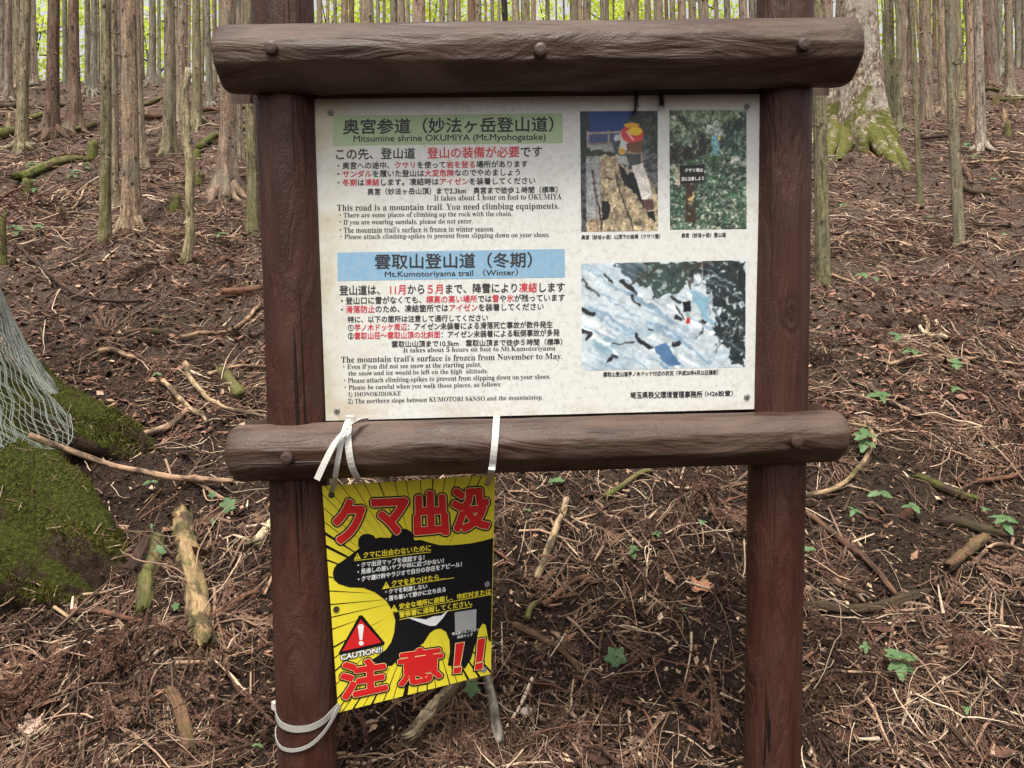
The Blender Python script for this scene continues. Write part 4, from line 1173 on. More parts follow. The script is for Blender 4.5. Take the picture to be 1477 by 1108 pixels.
big('没', [Z7(1010, 548), Z7(1278, 535), Z7(1290, 835), Z7(1025, 870)])
LAY2 = [(5.2, 0), (3.3, 1), (2.5, 2)]
big('注', [Z8(395, 560), Z8(640, 530), Z8(648, 705), Z8(400, 760)], LAY2)
big('意', [Z8(690, 500), Z8(935, 468), Z8(930, 645), Z8(700, 690)], [(4.6, 0), (2.6, 1), (1.9, 2)])
LAY3 = [(6.5, 0), (4.4, 1), (3.6, 2)]
for (q, dq) in (([(998, 462), (1042, 455), (1020, 575), (988, 580)], [(988, 588), (1028, 582), (1024, 614), (984, 618)]), ([(1112, 440), (1152, 432), (1136, 552), (1102, 560)], [(1100, 566), (1140, 560), (1136, 594), (1096, 600)])):
    for pts in (q, dq):
        P0 = np.array([Z8(*a) for a in pts]); c = P0.mean(0)
        for li, (g, mi) in enumerate(((2.6, 0), (.9, 1), (0, 2))):
            d = P0 - c; Pn = P0 + np.sign(d) * g
            BIG.append((pp(Pn[:, 0], Pn[:, 1], .0011 + li * .00042 + .0003), np.array([[0, 2, 1], [0, 3, 2]]), np.full(2, mi)))
put_writing('big_lettering', BIG, [M_blk, M_cream, M_rp], poster, po, 'big red outlined characters')
CAU = []
V, T, _ = text_geo('CAUTION!!')
for li, (sp, mi) in enumerate([(1.5, 0), (.45, 1)]):
    for k in range(12):
        a = 2 * np.pi * k / 12
        lo, hi = V.min(0), V.max(0); u = (V[:, 0] - lo[0]) / (hi[0] - lo[0]); v = (V[:, 1] - (lo[1] + hi[1]) / 2) / (hi[1] - lo[1])
        L, Rr = np.array(Z8(402, 535)), np.array(Z8(615, 492))
        p = L + (Rr - L) * u[:, None] + np.stack([sp * math.cos(a) + 0 * v, -v * 7.5 + sp * math.sin(a)], -1)
        CAU.append((pp(p[:, 0], p[:, 1], .0012 + li * .0004 + k * 2e-5), T, np.full(len(T), mi)))
put_writing('lettering', CAU, [M_blk, M_wht], poster, po, 'white CAUTION lettering')
for x_, y_ in ((478, 714), (485, 879), (702.5, 842.5), (703, 697), (698, 966)):
    c = pp(np.array(float(x_)), np.array(float(y_)))
    V, fs, rest = tube(np.stack([c + PN * .001, c - PN * .0016]), [.0085, .0085], 16)
    new_mesh('eyelet', V, fs, mat_flat('eyelet_dark', (.05, .04, .03)) if y_ < 900 and x_ < 500 else M_steel, poster, po, rest=rest, smooth=False)

# ------------------------------------------------------------------ cable ties
def ribbon(path, wdir, width, thick=.0022, n=28):
    P = resample(path, n)
    T = np.gradient(P, axis=0); T /= np.linalg.norm(T, axis=1)[:, None]
    Wd = np.broadcast_to(np.asarray(wdir, float), P.shape)
    Wd = Wd - T * (Wd * T).sum(1)[:, None]; Wd /= np.linalg.norm(Wd, axis=1)[:, None]
    Nn = np.cross(T, Wd)
    V = np.stack([P + Wd * width / 2 + Nn * thick / 2, P - Wd * width / 2 + Nn * thick / 2, P - Wd * width / 2 - Nn * thick / 2, P + Wd * width / 2 - Nn * thick / 2], 1).reshape(-1, 3)
    i = np.arange(n - 1)[:, None] * 4; j = np.arange(4)[None]; k = (j + 1) % 4
    Fq = np.stack([i + j, i + k, i + 4 + k, i + 4 + j], -1).reshape(-1, 4)
    Fq = np.vstack([Fq, [[3, 2, 1, 0]], [[4 * n - 4, 4 * n - 3, 4 * n - 2, 4 * n - 1]]])
    return V, [Fq], V

def round_beam(pxs, angs, P=LBP, R0=LBR, extra=.004):
    """points wrapped round the lower beam at photo columns PXS, at angles (deg) 0 = towards the viewer, 90 = up"""
    out = []
    for px, a in zip(pxs, angs):
        t = (px - 327) / (1223 - 327)
        i = int(np.clip(t * (len(P) - 1), 0, len(P) - 1))
        # nearest axis sample by projected column
        c = bp(np.array(float(px)), np.array(655 + (629 - 655) * t), .05)
        r = np.interp(t, np.linspace(0, 1, len(R0)), R0) + extra
        out.append(c + (-SN * math.cos(R(a)) + np.array([0, 0, 1]) * math.sin(R(a))) * r)
    return np.array(out)
M_tie_old = mat_flat('greyed_nylon', (.30, .285, .26), .45)
def tie(label, strips, loc, mat=None):
    o = thing('cable_tie', label, 'cable tie', loc, 'white cable ties holding the bear poster')
    for V, fs, rest in strips:
        new_mesh('strap', V, fs, mat or M_tie, o, loc, rest=rest, smooth=False)
    return o
XD = np.array([1., .038, 0])
def head(o, c, loc, s=.013):
    V, fs, rest = tube(np.stack([c - np.array([0, 0, s]), c - np.array([0, 0, s * .8]), c + np.array([0, 0, s * .8]), c + np.array([0, 0, s])]), [s * .7, s, s, s * .7], 4)
    new_mesh('lock_head', V, fs, M_tie, o, loc, rest=rest, smooth=False)
p_tr = pp(np.array(704.), np.array(698.), .002)
path = np.vstack([round_beam([717, 716, 716, 715, 714, 712, 710, 708], [150, 115, 90, 60, 30, 0, -30, -58]), [p_tr]])
loc = path[0]
o_ = tie('single white strap down the lower beam to the poster right corner', [ribbon(path, XD, .0165)], loc)
head(o_, path[0], loc)
p_tl = pp(np.array(479.), np.array(708.), .003)
pA = round_beam([503, 504, 505, 506, 508, 511, 515, 520, 524], [150, 115, 90, 65, 35, 5, -28, -60, -95])
pB = np.vstack([round_beam([505, 504, 502, 499, 495, 491, 488], [100, 70, 40, 12, -15, -38, -55], extra=.008), [p_tl]])
tl = np.stack([bp(np.array(float(a)), np.array(float(b)), c) for a, b, c in ((530, 605, .075), (515, 608, .105), (500, 618, .128), (484, 638, .142), (470, 664, .148), (457, 692, .150))])
o_ = tie('doubled white strap with a loose curling end over the lower beam', [ribbon(pA, XD, .0165), ribbon(pB, XD, .013), ribbon(tl, np.array([.75, 0, .62]), .0155)], pA[2])
head(o_, pA[2], pA[2])
def round_post(pys, angs, extra=.002):
    out = []
    for py, a in zip(pys, angs):
        t = (py + 70) / 1360
        px = 407 + 44 * t; c = bp(np.array(px), np.array(float(py)), -.02)
        r = (84 + 2 * t) / 2 / F * c[1] + extra
        out.append(c + np.array([math.cos(R(a)), -math.sin(R(a)), 0]) * r)
    return np.array(out)
p_bl = pp(np.array(490.), np.array(1017.), .004)
s1 = np.vstack([round_post([1020, 1021, 1024, 1029, 1031, 1030, 1026, 1021], [215, 185, 160, 130, 100, 70, 45, 25]), [p_bl]])
s2 = np.vstack([round_post([1042, 1048, 1056, 1061, 1060, 1054, 1043, 1032], [215, 185, 160, 130, 100, 72, 48, 28], .004), [p_bl + np.array([0, -.002, 0])]])
o_ = tie('grey looped strap round the left post at the poster lower corner', [ribbon(s1, (0, 0, 1), .0165), ribbon(s2, (0, 0, 1), .009)], s1[3], M_tie_old)
head(o_, s1[1] + np.array([-.004, -.004, .004]), s1[3], .012)

# ------------------------------------------------------------------ forest litter
TONES = np.array([srgb(158, 134, 114), srgb(118, 98, 84), srgb(48, 36, 31), srgb(104, 76, 62), srgb(192, 172, 150), srgb(70, 54, 46), srgb(132, 106, 90), srgb(214, 198, 176)])
def screen_points(n, ymin, ymax, gamma=1.0, xpad=260, clump=0.0):
    px = rng.uniform(-xpad, W + xpad, n); py = ymin + (ymax - ymin) * rng.random(n) ** gamma
    g = ground_hit(px, py)
    ok = ~np.isnan(g[:, 0]); g = g[ok]
    if clump:
        k = .5 + clump * 2.2 * (vnoise(g[:, 0] * 1.7 + 60, g[:, 1] * 2.2 + 20) + .6 * vnoise(g[:, 0] * 4.3 + 11, g[:, 1] * 5.1 + 8))
        g = g[rng.random(len(g)) < np.clip(k, .20, 1)]
    return g

def twigs(name, label, g, Lr, Rr, P=6, S=3, curve=.35, lift=.012, tone_p=None, tilt=.04):
    n = len(g); d = np.hypot(g[:, 0], g[:, 1])
    L = np.exp(rng.uniform(np.log(Lr[0]), np.log(Lr[1]), n)) * (1 + d * .05)
    r = np.exp(rng.uniform(np.log(Rr[0]), np.log(Rr[1]), n)) * (1 + d * .10)
    hd = rng.uniform(0, 2 * np.pi, n)
    bend = rng.normal(0, curve * .35, (n, P)) + rng.normal(0, curve * .45, n)[:, None] + (rng.random((n, P)) < .16) * rng.normal(0, curve * 2.6, (n, P))
    ang = hd[:, None] + np.cumsum(bend, 1)
    st = (L / (P - 1))[:, None]
    x = np.cumsum(np.cos(ang) * st, 1); y = np.cumsum(np.sin(ang) * st, 1)
    x += (g[:, 0] - x.mean(1))[:, None]; y += (g[:, 1] - y.mean(1))[:, None]
    t = np.linspace(0, 1, P)[None]
    z = terrain(x, y) + r[:, None] + rng.exponential(lift, n)[:, None] + (t - .5) * rng.normal(0, tilt, n)[:, None] * L[:, None] * 3 + .25 * L[:, None] * rng.normal(0, .12, n)[:, None] * np.sin(t * np.pi)
    C = np.stack([x, y, z], -1)
    T = np.gradient(C, axis=1); T /= np.linalg.norm(T, axis=2)[..., None]
    Sd = np.stack([-T[..., 1], T[..., 0], 0 * T[..., 0]], -1); Sd /= np.linalg.norm(Sd, axis=2)[..., None] + 1e-9
    U = np.cross(T, Sd)
    rad = r[:, None] * np.interp(t, [0, .5, 1], [1, .85, .35]) * (1 + rng.normal(0, .12, (n, P)))
    th = np.arange(S) * 2 * np.pi / S
    V = C[:, :, None] + rad[:, :, None, None] * (Sd[:, :, None] * np.cos(th)[None, None, :, None] + U[:, :, None] * np.sin(th)[None, None, :, None])
    b = (np.arange(n) * P * S)[:, None, None]; i = (np.arange(P - 1) * S)[None, :, None]; j = np.arange(S)[None, None]; k = (j + 1) % S
    Fq = np.stack([b + i + j, b + i + k, b + i + S + k, b + i + S + j], -1).reshape(-1, 4)
    tone = TONES[rng.choice(len(TONES), n, p=tone_p)] * rng.uniform(.65, 1.25, n)[:, None]
    tint = np.repeat(tone, P * S, 0)
    rest = np.stack([np.tile(np.tile(np.cos(th), P), n) * .01, np.tile(np.tile(np.sin(th), P), n) * .01, np.repeat(rng.random(n) * 9, P * S) + np.tile(np.repeat(np.linspace(0, .3, P), S), n)], -1)
    o = new_mesh(name, V.reshape(-1, 3), [Fq], M_litter, None, None, col_attr=tint, rest=rest)
    return tag(o, label, 'litter', kind='stuff')

tp_near = np.array([.20, .20, .14, .12, .10, .12, .09, .03])
tp_far = np.array([.24, .16, .16, .08, .10, .12, .12, .02])
twigs('fallen_twigs', 'fine dead twigs scattered over the bank', screen_points(20000, 620, 1190, .85, clump=1), (.025, .17), (.0006, .0021), curve=.24, tone_p=tp_near)
twigs('fallen_twigs', 'curly root-like twigs lying on the litter', screen_points(1500, 380, 1190, .85, clump=.7), (.12, .40), (.0011, .0032), P=10, S=4, curve=.17, lift=.02, tone_p=np.array([.3, .2, .07, .13, .16, .08, .04, .02]))
twigs('fallen_sticks', 'broken sticks half sunk in the litter', screen_points(4200, 250, 1190, clump=.8), (.04, .24), (.0020, .0060), P=4, S=6, curve=.07, lift=.006, tone_p=np.array([.22, .2, .16, .12, .1, .1, .07, .03]), tilt=.02)
twigs('fallen_twigs', 'fine dead twigs over the middle slope', screen_points(26000, 330, 680, clump=.8), (.05, .28), (.0010, .0024), P=5, curve=.28, tone_p=tp_near)
twigs('fallen_twigs', 'dead twigs over the upper slope', screen_points(36000, 100, 370, clump=.7), (.07, .36), (.0020, .0042), P=4, curve=.25, lift=.02, tone_p=tp_far)

def chips(name, label, g, sz, tones, p=None):
    n = len(g); d = np.hypot(g[:, 0], g[:, 1])
    s = np.exp(rng.uniform(np.log(sz[0]), np.log(sz[1]), n)) * (1 + d * .08)
    a = rng.uniform(0, 6.28, n); as_ = rng.uniform(.18, .7, n)
    u = np.stack([np.cos(a), np.sin(a), rng.normal(.2, .35, n)], -1) * s[:, None]
    w = np.stack([-np.sin(a), np.cos(a), rng.normal(0, .4, n)], -1) * (s * as_)[:, None]
    x, y = g[:, 0], g[:, 1]
    c = np.stack([x, y, terrain(x, y) + s * .35 + .002], -1)
    up = np.array([0, 0, 1.0]) * (s * .25)[:, None]
    V = np.stack([c - u, c - w * .8 - up * rng.normal(.3, 1, n)[:, None], c + w * .2 + up, c + u, c + w + up * rng.normal(0, .6, n)[:, None]], 1).reshape(-1, 3)
    b = (np.arange(n) * 5)[:, None]
    Ft = np.concatenate([b + [[0, 1, 2]], b + [[1, 3, 2]], b + [[2, 3, 4]], b + [[0, 2, 4]]])
    tone = np.array(tones)[rng.choice(len(tones), n, p=p)] * rng.uniform(.6, 1.3, n)[:, None]
    o = new_mesh(name, V, [Ft], M_litter, None, None, col_attr=np.repeat(tone, 5, 0), rest=V, smooth=False)
    return tag(o, label, 'litter', kind='stuff')
chips('bark_chips', 'crumbs of bark and dry needles on the dark soil', screen_points(52000, 540, 1190, 1.0), (.003, .013), [srgb(48, 34, 29), srgb(78, 58, 48), srgb(112, 86, 70), srgb(34, 24, 21), srgb(158, 130, 108), srgb(202, 180, 152)], [.28, .26, .16, .18, .08, .04])
chips('bark_chips', 'crumbs of bark over the upper slope', screen_points(34000, 110, 640), (.007, .026), [srgb(80, 58, 50), srgb(118, 88, 76), srgb(148, 114, 98), srgb(58, 41, 36), srgb(178, 150, 130)], [.3, .3, .22, .12, .06])
chips('dry_leaves', 'curled dry leaves among the twigs', screen_points(420, 300, 1190), (.012, .028), [srgb(142, 112, 92), srgb(176, 150, 128), srgb(110, 82, 66), srgb(196, 176, 154)])

chips('bark_pieces', 'flat curled pieces of bark and rotten wood in the litter', screen_points(900, 330, 1190, clump=.6), (.012, .045), [srgb(74, 52, 44), srgb(104, 76, 62), srgb(52, 38, 33), srgb(134, 100, 80), srgb(170, 140, 112)], [.3, .28, .2, .14, .08])
# dead cedar sprays
def spray_geo(rs, branch=12, bulk=1.0):
    """a dead cedar spray: stem along +x, ropey side shoots clad in forward-leaning awl needles"""
    segs = []
    t = np.linspace(0, 1, 9)
    stem = np.stack([t, .07 * np.sin(t * 3 + rs.uniform(0, 6)), .03 * np.sin(t * 2)], -1)
    segs.append((stem, .012, .45))
    for k in range(branch):
        f = .12 + .82 * k / branch; i = int(f * 8); sgn = 1 if k % 2 else -1
        ln = (1.05 - f) * rs.uniform(.5, .85)
        q = np.linspace(0, 1, 7)
        a = sgn * rs.uniform(.4, .75)
        curve = a * (1 - .6 * q)
        st = ln / 6
        pts = np.stack([np.cumsum(np.cos(curve)) * st, np.cumsum(np.sin(curve)) * st, rs.normal(0, .05) * q + .02 * rs.normal()], -1) + stem[i]
        segs.append((pts, .009, 1))
        for kk in range(rs.integers(1, 4)):
            j = rs.integers(1, 5); l2 = ln * rs.uniform(.25, .45); a2 = a + rs.choice([-1, 1]) * rs.uniform(.35, .6)
            q2 = np.linspace(0, 1, 5)
            p2 = pts[j] + np.stack([np.cos(a2) * q2 * l2, np.sin(a2) * q2 * l2, rs.normal(0, .05) * q2], -1)
            segs.append((p2, .007, 1))
    V, Ft, o = [], [], 0
    for pts, r, needle in segs:
        v, f, _ = tube(resample(pts, 8), np.linspace(r, r * .6, 8), 3, cap=False)
        V.append(v); Ft.append(np.concatenate([f[0][:, [0, 1, 2]], f[0][:, [0, 2, 3]]]) + o); o += len(v)
        ln = np.linalg.norm(np.diff(pts, axis=0), axis=1).sum()
        m = int(ln / .022 * needle * bulk) + 1
        P = resample(pts, m + 2)[1:-1]; T = np.gradient(resample(pts, m + 2), axis=0)[1:-1]; T /= np.linalg.norm(T, axis=1)[:, None] + 1e-9
        for s_ in (0, 1, 2):
            ph = rs.uniform(0, 6.28, m)
            side = np.cross(T, [0, 0, 1.]); upv = np.cross(side, T)
            dd = T * .8 + (side * np.cos(ph)[:, None] + upv * np.sin(ph)[:, None]) * .65
            nl = rs.uniform(.028, .045, m)[:, None]
            wv = np.cross(dd, rs.normal(0, 1, (m, 3))); wv /= np.linalg.norm(wv, axis=1)[:, None] + 1e-9
            q = np.stack([P - wv * .006 * bulk, P + wv * .006 * bulk, P + dd * nl], 1).reshape(-1, 3)
            V.append(q); Ft.append(np.arange(3 * m).reshape(-1, 3) + o); o += 3 * m
    return np.vstack(V), np.concatenate(Ft)
SPR = [spray_geo(np.random.default_rng(40 + i), 9 + i % 4) for i in range(5)]
SPR_H = [spray_geo(np.random.default_rng(70 + i), 10 + i % 4, 1.7) for i in range(5)]
def drape(V, x, y, a, L, lift):
    c, s = math.cos(a), math.sin(a)
    vx = x + (V[:, 0] * c - V[:, 1] * s) * L; vy = y + (V[:, 0] * s + V[:, 1] * c) * L
    return np.stack([vx, vy, terrain(vx, vy) + lift + np.abs(V[:, 2]) * L + .004], -1)
SPT = np.array([srgb(84, 63, 54), srgb(108, 84, 71), srgb(62, 46, 39), srgb(128, 104, 88)])
def spray_mass(name, label, g, Lr):
    Vs, Fs, Cs, o = [], [], [], 0
    for x, y in g:
        V, Ft = SPR[rng.integers(0, 5)]
        w = drape(V, x, y, rng.uniform(-2.8, -.3) if rng.random() < .6 else rng.uniform(0, 6.28), rng.uniform(*Lr) * (1 + .05 * y), rng.uniform(.004, .03))
        Vs.append(w); Fs.append(Ft + o); o += len(V)
        Cs.append(np.repeat(SPT[rng.integers(0, 4)][None] * rng.uniform(.6, 1.2), len(V), 0))
    Vs = np.vstack(Vs)
    ob = new_mesh(name, Vs, [np.concatenate(Fs)], M_litter, None, None, col_attr=np.vstack(Cs), rest=Vs, smooth=False)
    tag(ob, label, 'litter', kind='stuff')
spray_mass('dead_cedar_sprays', 'dead brown cedar sprays strewn over the bank', screen_points(420, 560, 1190, clump=1), (.10, .26))
spray_mass('dead_cedar_sprays', 'dead brown cedar sprays over the upper slope', screen_points(700, 180, 560, clump=.9), (.14, .32))
def hero_spray(px, py, ang_px, L, label, k):
    """stem points from (px,py) towards screen angle ang_px (deg, 0 right, 90 down the slope)"""
    x, y = gxy(px, py); x2, y2 = gxy(px + 60 * math.cos(R(ang_px)), py + 60 * math.sin(R(ang_px)))
    V, Ft = SPR_H[k % 5]
    w = drape(V, x, y, math.atan2(y2 - y, x2 - x), L, .055)
    z = float(terrain(x, y))
    ob = new_mesh('cedar_spray', w, [Ft], M_litter, None, (x, y, z), col_attr=np.repeat(np.array([srgb(98, 74, 62), srgb(82, 61, 52), srgb(112, 88, 74)])[k % 3][None], len(w), 0), rest=w, smooth=False)
    tag(ob, label, 'cedar spray', 'dead cedar sprays on the bank')
for i, a in enumerate([(215, 905, 130, .30, 'dead cedar spray fanning downward below the short greenish log'), (205, 900, 100, .34, 'longest dead cedar spray below the greenish log, pointing at the viewer'), (235, 915, 75, .24, 'dead cedar spray nearest the rotten log end, drooping right'),
                       (110, 960, 140, .30, 'dead cedar spray at lower left beside a pale dry leaf'), (330, 1000, 60, .30, 'dead cedar spray right of the rotten log, reaching the left post'), (150, 1030, 60, .22, 'small dead cedar spray low on the left corner bank'),
                       (500, 1010, 95, .22, 'dead cedar spray hanging below the poster bottom edge'), (985, 700, 60, .36, 'dead cedar spray under the lower beam, sweeping to the right post'), (1010, 740, 35, .30, 'dead cedar spray left of the right post, below the sweeping one'),
                       (1030, 1010, 100, .26, 'dead cedar spray at the foot of the right post'), (1045, 840, 80, .26, 'pale curled cedar spray beside the right post, near an orange leaf'), (1395, 860, 15, .34, 'dead cedar spray at right edge under the broken brown log'), (1390, 940, 75, .24, 'dark cedar spray low on the right-hand bank')]):
    hero_spray(*a, i)

# ------------------------------------------------------------------ fallen branches and logs one can pick out
WT = dict(tan=srgb(172, 140, 112), pale=srgb(178, 150, 118), grey=srgb(140, 132, 120), brown=srgb(108, 80, 62), red=srgb(118, 82, 62), dark=srgb(70, 52, 44), olive=srgb(104, 92, 62), rot=srgb(158, 130, 96), cream=srgb(208, 186, 150))
def branch(name, pts, w0, w1, tone, moss, label, cat='branch', sides=9, lift=.8, noise=.16, rough=0, nseg=None, group='fallen branches on the slope', depths=None):
    P2 = np.array([gxy(*p) for p in pts]) if depths is None else np.array([at(a, b, d)[:2] for (a, b), d in zip(pts, depths)])
    n = nseg or max(8, 6 * len(pts))
    q = resample(P2, n)
    r = np.interp(np.linspace(0, 1, n), [0, .9, 1], [w0, w0 + (w1 - w0) * .9, w1 * .7]) / 2 / F * q[:, 1] * (1.0 if cat == 'log' else .95)
    s = np.concatenate([[0], np.cumsum(np.hypot(*np.diff(q, axis=0).T))])
    q = q + np.stack([vnoise(s * 9 + w0, s * 0 + 3), vnoise(s * 9 + w0, s * 0 + 11)], -1) * r.mean() * (.35 if cat == 'log' else 1.1)
    z = terrain(q[:, 0], q[:, 1])
    # a stiff stick bridges the small hollows
    k = max(1, n // 5)
    zs = np.convolve(np.pad(z, k, mode='edge'), np.ones(2 * k + 1) / (2 * k + 1), 'valid')
    z = np.maximum(zs, z - r * .4) + r * lift + .006 + .003 * q[:, 1]
    if depths is not None:
        z = resample(np.array([at(a, b, d) for (a, b), d in zip(pts, depths)]), n)[:, 2]
    V, fs, rest = tube(np.column_stack([q, z]), r, sides, noise, 7 / max(r.mean() * 40, .4), int(w0 * 7 + pts[0][0]))
    if rough:
        rs = np.random.default_rng(int(pts[0][0]))
        V = V + rs.normal(0, 1, V.shape) * r.mean() * rough
        T_ = np.append((q[-1] - q[-2]) / np.linalg.norm(q[-1] - q[-2]), 0)      # torn ends
        V[:sides] -= T_ * (rs.random((sides, 1)) ** 2) * r[0] * 3.0
        V[(n - 1) * sides:n * sides] += T_ * (rs.random((sides, 1)) ** 2) * r[-1] * 3.0
        gro = 1 + .16 * np.sign(np.sin(np.arange(sides) * 2.4 + w0)) * rs.uniform(.3, 1, sides)          # split lengthwise
        A_ = np.column_stack([q, z])[:, None]
        V[:n * sides] = (A_ + (V[:n * sides].reshape(n, sides, 3) - A_) * gro[None, :, None]).reshape(-1, 3)
    o = new_mesh(name, V, fs, M_wood, None, V.mean(0), rest=rest)
    o.color = (*WT[tone], moss)
    return tag(o, label, cat, group)

